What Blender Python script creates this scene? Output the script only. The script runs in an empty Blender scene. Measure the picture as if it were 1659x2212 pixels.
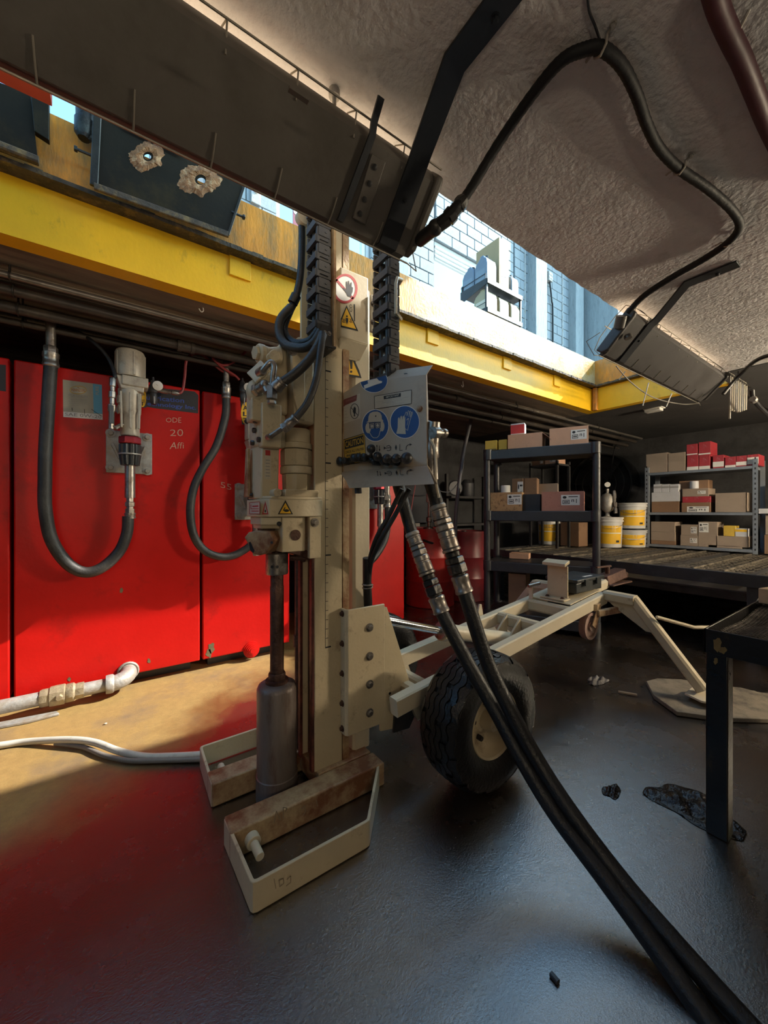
import bpy, bmesh, math, random
from mathutils import Vector, Matrix
random.seed(7)
S = bpy.context.scene
COL = S.collection
V = Vector
# ---------------------------------------------------------------- camera, sky, sun, exposure
TH = math.radians(54.6)                     # camera heading: X runs along the pit opening, Y across it
EYE = V((0, 0, 1.15)); FPX = 831.0
FW = V((math.cos(TH), math.sin(TH), 0)); RT = V((math.sin(TH), -math.cos(TH), 0)); UP = V((0, 0, 1))
cd = bpy.data.cameras.new('camera'); cam = bpy.data.objects.new('camera', cd); COL.objects.link(cam)
cam.location = EYE; cam.rotation_euler = (math.pi/2, 0, TH - math.pi/2)
cd.sensor_fit = 'HORIZONTAL'; cd.sensor_width = 36; cd.lens = 36*FPX/1659; cd.clip_start = 0.02; cd.clip_end = 200
S.camera = cam
w = bpy.data.worlds.new('sky'); S.world = w; w.use_nodes = True
nt = w.node_tree; nt.nodes.clear()
out = nt.nodes.new('ShaderNodeOutputWorld'); bg = nt.nodes.new('ShaderNodeBackground')
sky = nt.nodes.new('ShaderNodeTexSky'); sky.sky_type = 'NISHITA'; sky.sun_disc = False
sky.sun_elevation = math.radians(38.8); sky.sun_rotation = math.radians(90+18.5); sky.air_density = 1.0; sky.dust_density = 1.5; sky.ozone_density = 2.0
tint = nt.nodes.new('ShaderNodeMix'); tint.data_type = 'RGBA'; tint.blend_type = 'MULTIPLY'; tint.inputs[0].default_value = 1; tint.inputs[7].default_value = (.66, .94, .92, 1)
nt.links.new(sky.outputs[0], tint.inputs[6]); nt.links.new(tint.outputs[2], bg.inputs[0]); nt.links.new(bg.outputs[0], out.inputs[0]); bg.inputs[1].default_value = .56
sd = bpy.data.lights.new('sun', 'SUN'); sun = bpy.data.objects.new('sun', sd); COL.objects.link(sun)
sd.energy = 7.0; sd.color = (1, .93, .82); sd.angle = math.radians(.9)
sun.rotation_euler = V((-2.98, 1.0, -2.53)).to_track_quat('-Z', 'Y').to_euler()
LAMP = 1.6; FILL = 30.0; FILL2 = 430.0
vs = S.view_settings; vs.view_transform = 'Standard'; vs.look = 'None'; vs.gamma = 1; vs.use_curve_mapping = False
vs.exposure = 0.65
# ---------------------------------------------------------------- placing helpers
def at(px, py, X=None, Y=None, Z=None, d=None):
    r = FW + RT*((px-829.5)/FPX) + UP*((1106-py)/FPX)
    if X is not None: t = X/r.x
    elif Y is not None: t = Y/r.y
    elif Z is not None: t = (Z-EYE.z)/r.z
    else: t = d
    return EYE + r*t
class Pl:                                   # a plane in the scene; (px, py) gives the point seen on it
    def __init__(s, p, n, off=0.0):
        s.n = V(n).normalized(); s.p = V(p)
        if s.n.dot(EYE - s.p) < 0: s.n = -s.n
        s.p = s.p + s.n*off
    def __call__(s, px, py, off=0.0):
        r = FW + RT*((px-829.5)/FPX) + UP*((1106-py)/FPX)
        t = (s.p + s.n*off - EYE).dot(s.n)/r.dot(s.n)
        return EYE + r*t
def cr(pts, n=8, closed=False):
    P = [V(p) for p in pts]; out = []
    m = len(P)
    for i in range(m if closed else m-1):
        if closed: a, b, c, e = P[i-1], P[i], P[(i+1) % m], P[(i+2) % m]
        else: a, b, c, e = P[max(i-1, 0)], P[i], P[i+1], P[min(i+2, m-1)]
        for k in range(n):
            t = k/n
            out.append(.5*((2*b) + (c-a)*t + (2*a-5*b+4*c-e)*t*t + (3*b-a-3*c+e)*t*t*t))
    if not closed: out.append(P[-1])
    return out
# ---------------------------------------------------------------- materials
MATS = {}
def M(name, col, rough=.6, metal=0., var=.12, scale=6., dirt=None, damt=.45, dscale=5., bump=.15, bscale=60., rvar=.1, spec=.5, emit=0, coat=0., stretch=None):
    if name in MATS: return MATS[name]
    m = bpy.data.materials.new(name); m.use_nodes = True; t = m.node_tree; N = t.nodes; L = t.links
    b = N['Principled BSDF']
    co = N.new('ShaderNodeTexCoord'); vec = co.outputs['Object']
    if stretch:
        mp = N.new('ShaderNodeMapping'); mp.inputs['Scale'].default_value = stretch; L.new(vec, mp.inputs[0]); vec = mp.outputs[0]
    n1 = N.new('ShaderNodeTexNoise'); n1.inputs['Scale'].default_value = scale; n1.inputs['Detail'].default_value = 6; n1.inputs['Roughness'].default_value = .65
    L.new(vec, n1.inputs['Vector'])
    r1 = N.new('ShaderNodeValToRGB'); e = r1.color_ramp.elements
    e[0].position = .3; e[1].position = .7
    c = V(col[:3])
    e[0].color = (*(c*(1-var)), 1); e[1].color = (*(c*(1+var)), 1)
    L.new(n1.outputs[0], r1.inputs[0]); cc = r1.outputs[0]
    if dirt is not None:
        n2 = N.new('ShaderNodeTexNoise'); n2.inputs['Scale'].default_value = dscale; n2.inputs['Detail'].default_value = 8; n2.inputs['Roughness'].default_value = .72
        L.new(vec, n2.inputs['Vector'])
        r2 = N.new('ShaderNodeValToRGB'); r2.color_ramp.elements[0].position = 1-damt-.1; r2.color_ramp.elements[1].position = 1-damt+.1
        L.new(n2.outputs[0], r2.inputs[0])
        mx = N.new('ShaderNodeMix'); mx.data_type = 'RGBA'
        L.new(r2.outputs[0], mx.inputs[0]); L.new(cc, mx.inputs[6]); mx.inputs[7].default_value = (*dirt, 1); cc = mx.outputs[2]
    L.new(cc, b.inputs['Base Color'])
    b.inputs['Metallic'].default_value = metal; b.inputs['Specular IOR Level'].default_value = spec
    if coat: b.inputs['Coat Weight'].default_value = coat; b.inputs['Coat Roughness'].default_value = .1
    mr = N.new('ShaderNodeMapRange'); mr.inputs[3].default_value = max(.03, rough-rvar); mr.inputs[4].default_value = min(1, rough+rvar)
    L.new(n1.outputs[0], mr.inputs[0]); L.new(mr.outputs[0], b.inputs['Roughness'])
    if bump:
        n3 = N.new('ShaderNodeTexNoise'); n3.inputs['Scale'].default_value = bscale; n3.inputs['Detail'].default_value = 5
        L.new(vec, n3.inputs['Vector'])
        bp = N.new('ShaderNodeBump'); bp.inputs['Strength'].default_value = bump; bp.inputs['Distance'].default_value = .01
        L.new(n3.outputs[0], bp.inputs['Height']); L.new(bp.outputs[0], b.inputs['Normal'])
    if emit:
        b.inputs['Emission Color'].default_value = (*col[:3], 1); b.inputs['Emission Strength'].default_value = emit
    MATS[name] = m
    return m
def flat(name, col, rough=.6): return M(name, col, rough, var=.05, bump=0, rvar=.05)
# ---------------------------------------------------------------- mesh builder
class MB:
    def __init__(s, mat=None):
        s.v = []; s.f = []; s.mi = []; s.mats = []; s.cur = 0
        if mat: s.use(mat)
    def use(s, m):
        if m not in s.mats: s.mats.append(m)
        s.cur = s.mats.index(m); return s
    def add(s, vs, fs):
        o = len(s.v); s.v += [V(p) for p in vs]
        for f in fs: s.f.append([i+o for i in f]); s.mi.append(s.cur)
        return s
    def box(s, x0, x1, y0, y1, z0, z1):
        return s.add([(x, y, z) for z in (z0, z1) for y in (y0, y1) for x in (x0, x1)],
                     [(0, 2, 3, 1), (4, 5, 7, 6), (0, 1, 5, 4), (2, 6, 7, 3), (0, 4, 6, 2), (1, 3, 7, 5)])
    def obox(s, c, a, b, h):                 # centre and three half-axis vectors
        c = V(c); a = V(a); b = V(b); h = V(h)
        return s.add([c+a*i+b*j+h*k for k in (-1, 1) for j in (-1, 1) for i in (-1, 1)],
                     [(0, 2, 3, 1), (4, 5, 7, 6), (0, 1, 5, 4), (2, 6, 7, 3), (0, 4, 6, 2), (1, 3, 7, 5)])
    def bar(s, p0, p1, wd, ht, up=(0, 0, 1)):
        p0 = V(p0); p1 = V(p1); ax = (p1-p0); L = ax.length; ax = ax/L
        sd_ = ax.cross(V(up))
        if sd_.length < 1e-4: sd_ = ax.cross(V((1, 0, 0)))
        sd_.normalize(); u = sd_.cross(ax)
        return s.obox((p0+p1)/2, ax*L/2, sd_*wd/2, u*ht/2)
    def rbar(s, p0, p1, wd, ht, up=(0, 0, 1), ch=.2):       # bar with chamfered edges
        p0 = V(p0); p1 = V(p1); ax = (p1-p0).normalized(); sd_ = ax.cross(V(up))
        if sd_.length < 1e-4: sd_ = ax.cross(V((1, 0, 0)))
        sd_.normalize(); u = sd_.cross(ax); c = min(wd, ht)*ch; a, b = wd/2, ht/2
        pr = [(-a+c, -b), (a-c, -b), (a, -b+c), (a, b-c), (a-c, b), (-a+c, b), (-a, b-c), (-a, -b+c)]
        return s.prism([p0+sd_*x+u*y for x, y in pr], p1-p0)
    def prism(s, pts, ext):
        pts = [V(p) for p in pts]; ext = V(ext); n = len(pts)
        return s.add(pts+[p+ext for p in pts], [tuple(range(n))[::-1], tuple(range(n, 2*n))] + [(i, (i+1) % n, n+(i+1) % n, n+i) for i in range(n)])
    def face(s, pts): return s.add(pts, [tuple(range(len(pts)))])
    def frame(s, ax):
        ax = V(ax).normalized(); a = ax.cross(V((0, 0, 1)))
        if a.length < 1e-3: a = V((1, 0, 0))
        a.normalize(); return ax, a, ax.cross(a)
    def lathe(s, p, ax, prof, n=20, ph=0., cap=True):      # prof: (radius, distance along the axis)
        ax, a, b = s.frame(ax); p = V(p); vs = []; fs = []
        for r, h in prof:
            for k in range(n):
                t = 2*math.pi*k/n+ph; vs.append(p+ax*h+(a*math.cos(t)+b*math.sin(t))*r)
        for i in range(len(prof)-1):
            for k in range(n): fs.append((i*n+k, i*n+(k+1) % n, (i+1)*n+(k+1) % n, (i+1)*n+k))
        if cap:
            fs.append(tuple(range(n))[::-1]); fs.append(tuple(range((len(prof)-1)*n, len(prof)*n)))
        return s.add(vs, fs)
    def cyl(s, p0, p1, r0, r1=None, n=16):
        p0 = V(p0); p1 = V(p1); r1 = r0 if r1 is None else r1
        return s.lathe(p0, p1-p0, [(r0, 0), (r1, (p1-p0).length)], n)
    def hexa(s, p, ax, r, h, ph=.3):
        return s.lathe(p, ax, [(r, 0), (r, h*.8), (r*.85, h)], 6, ph)
    def bolt(s, p, ax, r=.01, h=.008):
        s.lathe(p, ax, [(r*1.5, 0), (r*1.5, h*.25)], 12); return s.hexa(V(p)+V(ax).normalized()*h*.25, ax, r, h)
    def tube(s, path, r, n=10, closed=False, rr=None, cap=True):
        P = [V(p) for p in path]; m = len(P); vs = []; fs = []
        t0 = (P[1]-P[0]).normalized(); _, a, b = s.frame(t0)
        for i in range(m):
            if closed: tg = P[(i+1) % m]-P[i-1]
            else: tg = P[min(i+1, m-1)]-P[max(i-1, 0)]
            if tg.length < 1e-9: tg = t0
            tg.normalize()
            a = (a-tg*a.dot(tg))
            if a.length < 1e-6: a = tg.orthogonal()
            a.normalize(); b = tg.cross(a)
            q = rr[i] if rr else r
            for k in range(n):
                t = 2*math.pi*k/n; vs.append(P[i]+(a*math.cos(t)+b*math.sin(t))*q)
        for i in range(m if closed else m-1):
            j = (i+1) % m
            for k in range(n): fs.append((i*n+k, i*n+(k+1) % n, j*n+(k+1) % n, j*n+k))
        if not closed and cap: fs.append(tuple(range(n))[::-1]); fs.append(tuple(range((m-1)*n, m*n)))
        return s.add(vs, fs)
    def strip(s, path, wvec, tvec):          # flat bar following a path: half-width and half-thickness vectors
        P = [V(p) for p in path]; a = V(wvec); vs = []; fs = []; m = len(P)
        for i, p in enumerate(P):
            tv = V(tvec[i]) if isinstance(tvec, list) else V(tvec)
            vs += [p-a-tv, p+a-tv, p+a+tv, p-a+tv]
        for i in range(m-1):
            o = i*4
            for k in range(4): fs.append((o+k, o+(k+1) % 4, o+4+(k+1) % 4, o+4+k))
        fs.append((3, 2, 1, 0)); fs.append(((m-1)*4, (m-1)*4+1, (m-1)*4+2, (m-1)*4+3))
        return s.add(vs, fs)
    def sphere(s, c, r, n=12, sq=(1, 1, 1)):
        vs = []; fs = []; h = n//2; c = V(c)
        for i in range(h+1):
            t = math.pi*i/h
            for k in range(n):
                q = 2*math.pi*k/n; vs.append(c+V((math.sin(t)*math.cos(q)*sq[0], math.sin(t)*math.sin(q)*sq[1], math.cos(t)*sq[2]))*r)
        for i in range(h):
            for k in range(n): fs.append((i*n+k, i*n+(k+1) % n, (i+1)*n+(k+1) % n, (i+1)*n+k))
        return s.add(vs, fs)
    def torus(s, c, ax, R, r, n=24, m=8):
        ax, a, b = s.frame(ax); c = V(c)
        return s.tube([c+(a*math.cos(2*math.pi*k/n)+b*math.sin(2*math.pi*k/n))*R for k in range(n)], r, m, closed=True)
    def build(s, name, parent=None, bevel=0., smooth=True, seg=2, keep=False, recalc=True, ang=38, kind=None, label=None):
        if keep: c = V((0, 0, 0))
        else:
            lo = V([min(p[i] for p in s.v) for i in range(3)]); hi = V([max(p[i] for p in s.v) for i in range(3)]); c = (lo+hi)/2
        me = bpy.data.meshes.new(name)
        me.from_pydata([p-c for p in s.v], [], s.f)
        for m in s.mats: me.materials.append(m)
        me.polygons.foreach_set('material_index', s.mi)
        if recalc:
            bm = bmesh.new(); bm.from_mesh(me); bmesh.ops.recalc_face_normals(bm, faces=bm.faces); bm.to_mesh(me); bm.free()
        if smooth:
            me.polygons.foreach_set('use_smooth', [True]*len(me.polygons)); me.set_sharp_from_angle(angle=math.radians(ang))
        me.update()
        o = bpy.data.objects.new(name, me); COL.objects.link(o)
        place(o, c, parent)
        if bevel:
            md = o.modifiers.new('bevel', 'BEVEL'); md.width = bevel; md.segments = seg; md.limit_method = 'ANGLE'; md.angle_limit = math.radians(50)
        if kind: o['kind'] = kind
        if label: o['label'] = label
        return o
WLOC = {}
def place(o, c, parent=None):
    WLOC[o.name] = V(c)
    if parent is None: o.location = c
    else: o.parent = parent; o.location = V(c)-WLOC[parent.name]
def tag(o, label, cat, group=None):
    o['label'] = label; o['category'] = cat
    if group: o['group'] = group
    return o
def thing(name, label, cat, loc, group=None):
    o = bpy.data.objects.new(name, None); COL.objects.link(o); place(o, V(loc)); o.empty_display_size = .1
    return tag(o, label, cat, group)
def struct(o): o['kind'] = 'structure'; return o
def linkdup(src, name, c, parent, rot=None):
    o = src.copy(); COL.objects.link(o); o.name = name; place(o, c, parent)
    if rot: o.rotation_euler = rot
    return o
# ---- lettering
_fc = {}
def text_mesh(txt, bold=0.0):
    k = (txt, bold)
    if k in _fc: return _fc[k]
    cu = bpy.data.curves.new('lettering', 'FONT'); cu.body = txt; cu.size = 1; cu.align_x = 'LEFT'; cu.offset = bold; cu.resolution_u = 2
    ob = bpy.data.objects.new('lettering', cu); COL.objects.link(ob)
    bpy.context.view_layer.update()
    me = bpy.data.meshes.new_from_object(ob)
    vs = [v.co.copy() for v in me.vertices]; fs = [tuple(p.vertices) for p in me.polygons]
    bpy.data.objects.remove(ob); bpy.data.curves.remove(cu); bpy.data.meshes.remove(me)
    _fc[k] = (vs, fs); return vs, fs
def put_text(mb, txt, p0, u, v, ht, wd=None, mat=None, bold=0.0, align='L'):
    """letters of cap height ht from p0 along u, optionally squeezed to width wd"""
    vs, fs = text_mesh(txt, bold)
    if not vs: return
    u = V(u).normalized(); v = V(v).normalized()
    x0 = min(p.x for p in vs); x1 = max(p.x for p in vs); k = ht/.7; kx = k if wd is None else wd/(x1-x0)
    off = {'L': 0, 'C': -(x1-x0)*kx/2, 'R': -(x1-x0)*kx}[align]
    if mat: mb.use(mat)
    mb.add([V(p0)+u*(off+(p.x-x0)*kx)+v*p.y*k for p in vs], fs)
def text_quad(mb, txt, a, b, c, e, mat, bold=0.0):
    """letters stretched into the quad a (bottom left), b (bottom right), c (top right), e (top left)"""
    vs, fs = text_mesh(txt, bold); mb.use(mat)
    x0 = min(p.x for p in vs); x1 = max(p.x for p in vs); y0 = min(p.y for p in vs); y1 = max(p.y for p in vs)
    o = []
    for p in vs:
        s = (p.x-x0)/(x1-x0); t = (p.y-y0)/(y1-y0)
        o.append((V(a)*(1-s)+V(b)*s)*(1-t)+(V(e)*(1-s)+V(c)*s)*t)
    mb.add(o, fs)
def ell(P, cx, cy, rx, ry, n=28, off=0.0, a0=0, a1=360):
    return [P(cx+rx*math.cos(math.radians(a0+(a1-a0)*k/n)), cy+ry*math.sin(math.radians(a0+(a1-a0)*k/n)), off) for k in range(n if a1-a0 == 360 else n+1)]
def ring(mb, P, cx, cy, rx, ry, wd, off=0., n=28):
    o = ell(P, cx, cy, rx, ry, n, off); i = ell(P, cx, cy, rx-wd, ry-wd, n, off)
    mb.add(o+i, [(k, (k+1) % n, n+(k+1) % n, n+k) for k in range(n)])
def polyline(mb, P, pts, wd, off=0., mat=None):
    if mat: mb.use(mat)
    for (x0, y0), (x1, y1) in zip(pts[:-1], pts[1:]):
        L = math.hypot(x1-x0, y1-y0) or 1; nx, ny = -(y1-y0)/L*wd/2, (x1-x0)/L*wd/2
        mb.face([P(x0+nx, y0+ny, off), P(x1+nx, y1+ny, off), P(x1-nx, y1-ny, off), P(x0-nx, y0-ny, off)])
# ---------------------------------------------------------------- palette
m_beige = M('beige_paint', (.52, .435, .29), .42, var=.08, scale=4, dirt=(.17, .105, .06), damt=.33, dscale=9, bump=.1, bscale=90)
m_beige_clean = M('beige_paint_clean', (.56, .49, .36), .38, var=.06, scale=4, dirt=(.25, .19, .13), damt=.24, dscale=12, bump=.08)
m_beige_rust_bounce = M('beige_paint_rust_bounce', (.44, .32, .18), .5, var=.12, scale=5, dirt=(.19, .075, .03), damt=.50, dscale=7, bump=.25, bscale=70)  # rust, with red bounce light painted into the stain colour
m_rust = M('rust_brown', (.11, .052, .034), .55, .35, var=.4, scale=14, dirt=(.05, .02, .013), damt=.5, dscale=9, bump=.5, bscale=60)
m_rustred = M('rusted_rail', (.16, .045, .03), .5, .2, var=.35, scale=10, dirt=(.04, .012, .01), damt=.5, dscale=6, bump=.3)
m_steel = M('worn_steel', (.36, .33, .30), .38, .85, var=.2, scale=10, dirt=(.12, .09, .07), damt=.42, dscale=12, bump=.15)
m_galv = M('galvanised_pipe', (.36, .35, .34), .5, .35, var=.25, scale=18, dirt=(.30, .25, .19), damt=.45, dscale=14, bump=.25)
m_chrome = M('chrome', (.75, .76, .76), .12, 1., var=.05, bump=0, rvar=.04)
m_rubber = M('black_rubber', (.006, .006, .007), .45, var=.3, scale=14, dirt=(.016, .015, .014), damt=.34, dscale=10, bump=.25, bscale=120, rvar=.12)
m_rubber_dusty = M('dusty_rubber', (.024, .022, .021), .5, var=.3, scale=10, dirt=(.05, .045, .04), damt=.45, dscale=8, bump=.2, bscale=100)
m_tire = M('tire_rubber', (.005, .005, .0055), .36, var=.3, scale=9, dirt=(.014, .011, .008), damt=.4, dscale=7, bump=.3, bscale=80, rvar=.14)
m_black = M('black_paint', (.018, .018, .02), .4, var=.3, scale=10, dirt=(.05, .045, .04), damt=.35, bump=.15)
m_chain = M('chain_plastic', (.06, .064, .074), .5, var=.15, scale=20, dirt=(.1, .095, .09), damt=.35, dscale=20, bump=.1)
m_hood = M('lamp_housing_paint', (.105, .093, .082), .42, var=.1, scale=4, dirt=(.075, .065, .055), damt=.4, dscale=3, bump=.06)
m_darksteel = M('oily_dark_steel', (.02, .018, .016), .38, .2, var=.4, scale=7, dirt=(.045, .03, .016), damt=.36, dscale=6, bump=.3)
m_red = M('tank_red', (.52, .006, .004), .4, spec=.3, var=.12, scale=2.5, dirt=(.26, .008, .006), damt=.36, dscale=3.2, bump=.08, bscale=50, rvar=.1)
m_yellow = M('safety_yellow', (.92, .50, .008), .45, var=.1, scale=3, dirt=(.42, .22, .02), damt=.30, dscale=7, bump=.12, stretch=(1, 1, .6))
m_yellow_old = M('weathered_yellow', (.72, .26, .018), .5, var=.22, scale=9, dirt=(.36, .17, .04), damt=.47, dscale=7, bump=.35, bscale=40, stretch=(1.6, 1, .45))
m_yellow_sunlit = M('sunlit_yellow', (.46, .23, .022), .5, var=.25, scale=5, dirt=(.56, .44, .23), damt=.52, dscale=4, bump=.3, bscale=40)  # pale patches paint sun glare into the right part of the plate
m_sooty = M('sooty_edge', (.07, .05, .035), .7, var=.5, scale=20, dirt=(.25, .16, .06), damt=.4, dscale=18, bump=.5)
m_card = M('cardboard', (.58, .34, .22), .8, var=.08, scale=6, dirt=(.17, .085, .05), damt=.31, dscale=22, bump=.08)
m_card2 = M('cardboard_grey', (.30, .23, .175), .8, var=.1, scale=6, dirt=(.16, .11, .08), damt=.33, dscale=12, bump=.08)
m_card3 = M('cardboard_brown', (.22, .125, .07), .8, var=.1, scale=6, dirt=(.1, .055, .03), damt=.35, dscale=12, bump=.08)
m_plasticblk = M('black_shelf_plastic', (.028, .028, .032), .42, var=.2, scale=8, dirt=(.06, .058, .056), damt=.36, dscale=5, bump=.12)
m_shelfgrey = M('grey_shelf_metal', (.20, .22, .25), .45, .2, var=.1, scale=8, dirt=(.1, .1, .1), damt=.35, bump=.06)
k_white = flat('print_white', (.72, .70, .66)); k_black = flat('print_black', (.015, .015, .016)); k_blue = flat('print_blue', (.018, .075, .24))
k_red = flat('print_red', (.42, .03, .03)); k_yel = flat('print_yellow', (.78, .45, .02)); k_ltblue = flat('print_light_blue', (.12, .38, .55))
k_chalk = flat('paint_marker', (.55, .36, .26)); k_navy = flat('print_navy', (.025, .04, .09)); k_cream = flat('label_cream', (.5, .45, .36))
k_grey = flat('print_grey', (.3, .29, .28)); k_ltext = flat('print_bluetext', (.04, .09, .42))
# ---------------------------------------------------------------- shell of the pit
def m_floor_make():
    m = bpy.data.materials.new('oily_concrete'); m.use_nodes = True; t = m.node_tree; N = t.nodes; L = t.links; b = N['Principled BSDF']
    co = N.new('ShaderNodeTexCoord'); ob = co.outputs['Object']
    def noise(s, d=8, r=.65, vec=ob):
        n = N.new('ShaderNodeTexNoise'); n.inputs['Scale'].default_value = s; n.inputs['Detail'].default_value = d; n.inputs['Roughness'].default_value = r; L.new(vec, n.inputs['Vector']); return n.outputs[0]
    def ramp(i, a, b_, c0=(0, 0, 0), c1=(1, 1, 1)):
        r = N.new('ShaderNodeValToRGB'); e = r.color_ramp.elements; e[0].position = a; e[1].position = b_; e[0].color = (*c0, 1); e[1].color = (*c1, 1); L.new(i, r.inputs[0]); return r.outputs[0]
    def mix(f, a, c):
        x = N.new('ShaderNodeMix'); x.data_type = 'RGBA'; L.new(f, x.inputs[0])
        for i, q in ((6, a), (7, c)):
            if isinstance(q, tuple): x.inputs[i].default_value = (*q, 1)
            else: L.new(q, x.inputs[i])
        return x.outputs[2]
    def math_(op, a, c):
        x = N.new('ShaderNodeMath'); x.operation = op
        for i, q in ((0, a), (1, c)):
            if isinstance(q, (int, float)): x.inputs[i].default_value = q
            else: L.new(q, x.inputs[i])
        return x.outputs[0]
    sp = N.new('ShaderNodeSeparateXYZ'); L.new(ob, sp.inputs[0])
    # oil film: thickest round the rig and benches, thinning towards the tanks (y - 0.75 x)
    q = math_('SUBTRACT', sp.outputs['Y'], math_('MULTIPLY', sp.outputs['X'], .72))
    q = math_('ADD', q, math_('MULTIPLY', noise(1.3, 5), 1.1))
    dry = ramp(math_('MULTIPLY', q, .25), .585, .70)
    tan = mix(ramp(noise(22, 9, .75), .35, .7), (.21, .125, .028), (.31, .19, .05))
    tan = mix(ramp(noise(3, 6), .5, .75), tan, (.13, .085, .045))
    oil = mix(ramp(noise(2.2, 7), .35, .7), (.012, .009, .0065), (.042, .028, .018))
    oil = mix(ramp(noise(60, 6, .8), .60, .74), oil, (.15, .11, .075))
    col = mix(dry, oil, tan)
    L.new(col, b.inputs['Base Color'])
    wet = ramp(noise(3.1, 6, .7), .38, .62, (.14, .14, .14), (.34, .34, .34))
    ro = mix(dry, wet, (.72, .72, .72))
    L.new(ro, b.inputs['Roughness']); b.inputs['IOR'].default_value = 1.6; b.inputs['Specular IOR Level'].default_value = .8
    inv = math_('SUBTRACT', 1.0, dry); L.new(math_('MULTIPLY', inv, .9), b.inputs['Coat Weight']); b.inputs['Coat IOR'].default_value = 2.5; b.inputs['Coat Roughness'].default_value = .07
    h = math_('ADD', math_('MULTIPLY', noise(150, 5, .7), .9), math_('MULTIPLY', noise(14, 6, .6), 1.0))
    bp = N.new('ShaderNodeBump'); bp.inputs['Strength'].default_value = .8; bp.inputs['Distance'].default_value = .0014; L.new(h, bp.inputs['Height']); L.new(bp.outputs[0], b.inputs['Normal']); L.new(bp.outputs[0], b.inputs['Coat Normal'])
    return m
m_floor = m_floor_make()
m_ceil = M('ceiling_concrete', (.66, .635, .645), .8, var=.12, scale=3, dirt=(.42, .385, .375), damt=.36, dscale=6, bump=.8, bscale=55)
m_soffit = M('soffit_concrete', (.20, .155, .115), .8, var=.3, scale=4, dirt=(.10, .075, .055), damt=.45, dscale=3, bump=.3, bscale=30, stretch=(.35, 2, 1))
m_darkceil = M('dark_ceiling', (.055, .052, .052), .85, var=.25, scale=2, dirt=(.10, .09, .085), damt=.35, dscale=3, bump=.3)  # darker tone for the ceiling beyond the opening
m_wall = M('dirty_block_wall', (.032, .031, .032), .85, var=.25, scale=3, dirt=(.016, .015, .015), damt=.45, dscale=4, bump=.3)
ZC = 2.35; ZG = 2.90; YN = 1.06; YF = 2.30; XE = 4.69
mb = MB(m_floor); mb.box(-4, 7.3, -3.2, 4.3, -.12, 0); struct(mb.build('floor', keep=True, smooth=False))
mb = MB(m_ceil)                                     # near slab with a chipped arris, end slab, far slab over the tanks
xs = [-4+i*.04 for i in range(int(11.3/.04)+1)]
ed = [YN+random.uniform(-.0025, .0025)-(.012*random.random() if random.random() < .06 else 0) for _ in xs]
n = len(xs)
vv = [V((x, -3.2, ZC)) for x in xs]+[V((x, e, ZC+.002*random.random())) for x, e in zip(xs, ed)]+[V((x, YN-.004, ZC+.05)) for x in xs]+[V((x, YN, ZG)) for x in xs]+[V((x, -3.2, ZG)) for x in xs]
mb.add(vv, [(r*n+i, r*n+i+1, (r+1)*n+i+1, (r+1)*n+i) for r in range(4) for i in range(n-1)])
mb.use(m_darkceil); mb.box(XE+.09, 7.3, YN, 4.3, ZC, ZG); mb.box(4.3, 7.3, -3.2, YN, ZC-.004, ZC)
struct(mb.build('ceiling', keep=True, smooth=False, recalc=True))
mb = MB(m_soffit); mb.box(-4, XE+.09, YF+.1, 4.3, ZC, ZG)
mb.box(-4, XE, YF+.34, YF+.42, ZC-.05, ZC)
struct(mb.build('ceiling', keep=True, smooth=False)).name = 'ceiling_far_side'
mb = MB(m_wall); mb.box(-4, 7.3, 4.2, 4.3, 0, ZC); struct(mb.build('wall_back', keep=True, smooth=False))
mb = MB(m_wall); mb.box(7.15, 7.3, -3.2, 4.2, 0, ZC); struct(mb.build('wall_right', keep=True, smooth=False))
mb = MB(m_wall); mb.box(-4.1, -4, -3.2, 4.2, 0, ZC); struct(mb.build('wall_left', keep=True, smooth=False))
mb = MB(m_wall); mb.box(-4, 7.3, -3.3, -3.2, 0, ZC); struct(mb.build('wall_front', keep=True, smooth=False))
# yellow kerb beam of the pit opening: lower web, protruding flange, upper plate, small welded tabs
def kerb(name, along_x):
    def bx(mb, s0, s1, t0, t1, z0, z1):
        if along_x: mb.box(s0, s1, t0, t1, z0, z1)
        else: mb.box(XE+t0-YF, XE+t1-YF, s0, s1, z0, z1)
    a0, a1 = (-3.6, XE) if along_x else (YN, YF+.0)
    mb = MB(m_yellow); bx(mb, a0, a1 + (.1 if along_x else 0), YF, YF+.1, ZC, 2.612); r = struct(mb.build(name, keep=True, smooth=False))
    for q0, q1, mm in (((a0, 1.9, m_yellow_old), (1.9, a1, m_yellow_sunlit)) if along_x else ((a0, a1, m_yellow_old),)):
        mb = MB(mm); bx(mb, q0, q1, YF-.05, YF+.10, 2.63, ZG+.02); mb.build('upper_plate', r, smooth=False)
    mb = MB(m_sooty)
    s = a0
    while s < a1:                                                   # rust-scabbed flange edge, slightly ragged
        e = min(a1, s+.06); bx(mb, s, e, YF-.075-random.uniform(0, .006), YF+.1, 2.612, 2.63+random.uniform(0, .006)); s = e
    mb.build('flange', r, smooth=False)
    for q in ([.55, 2.05, 3.0, 3.85, -.9] if along_x else [1.5]):
        mb = MB(m_yellow); bx(mb, q, q+.12, YF-.014, YF, 2.50, 2.612); mb.build('tab', r, bevel=.003)
    return r
kerb('trim_1', True); kerb('trim_2', False)
mb = MB(m_yellow_old); mb.rbar((XE-.02, YF-.04, ZC), (XE-.02, YF-.04, ZG), .05, .05, up=(0, 1, 0)); struct(mb.build('trim_3'))
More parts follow.
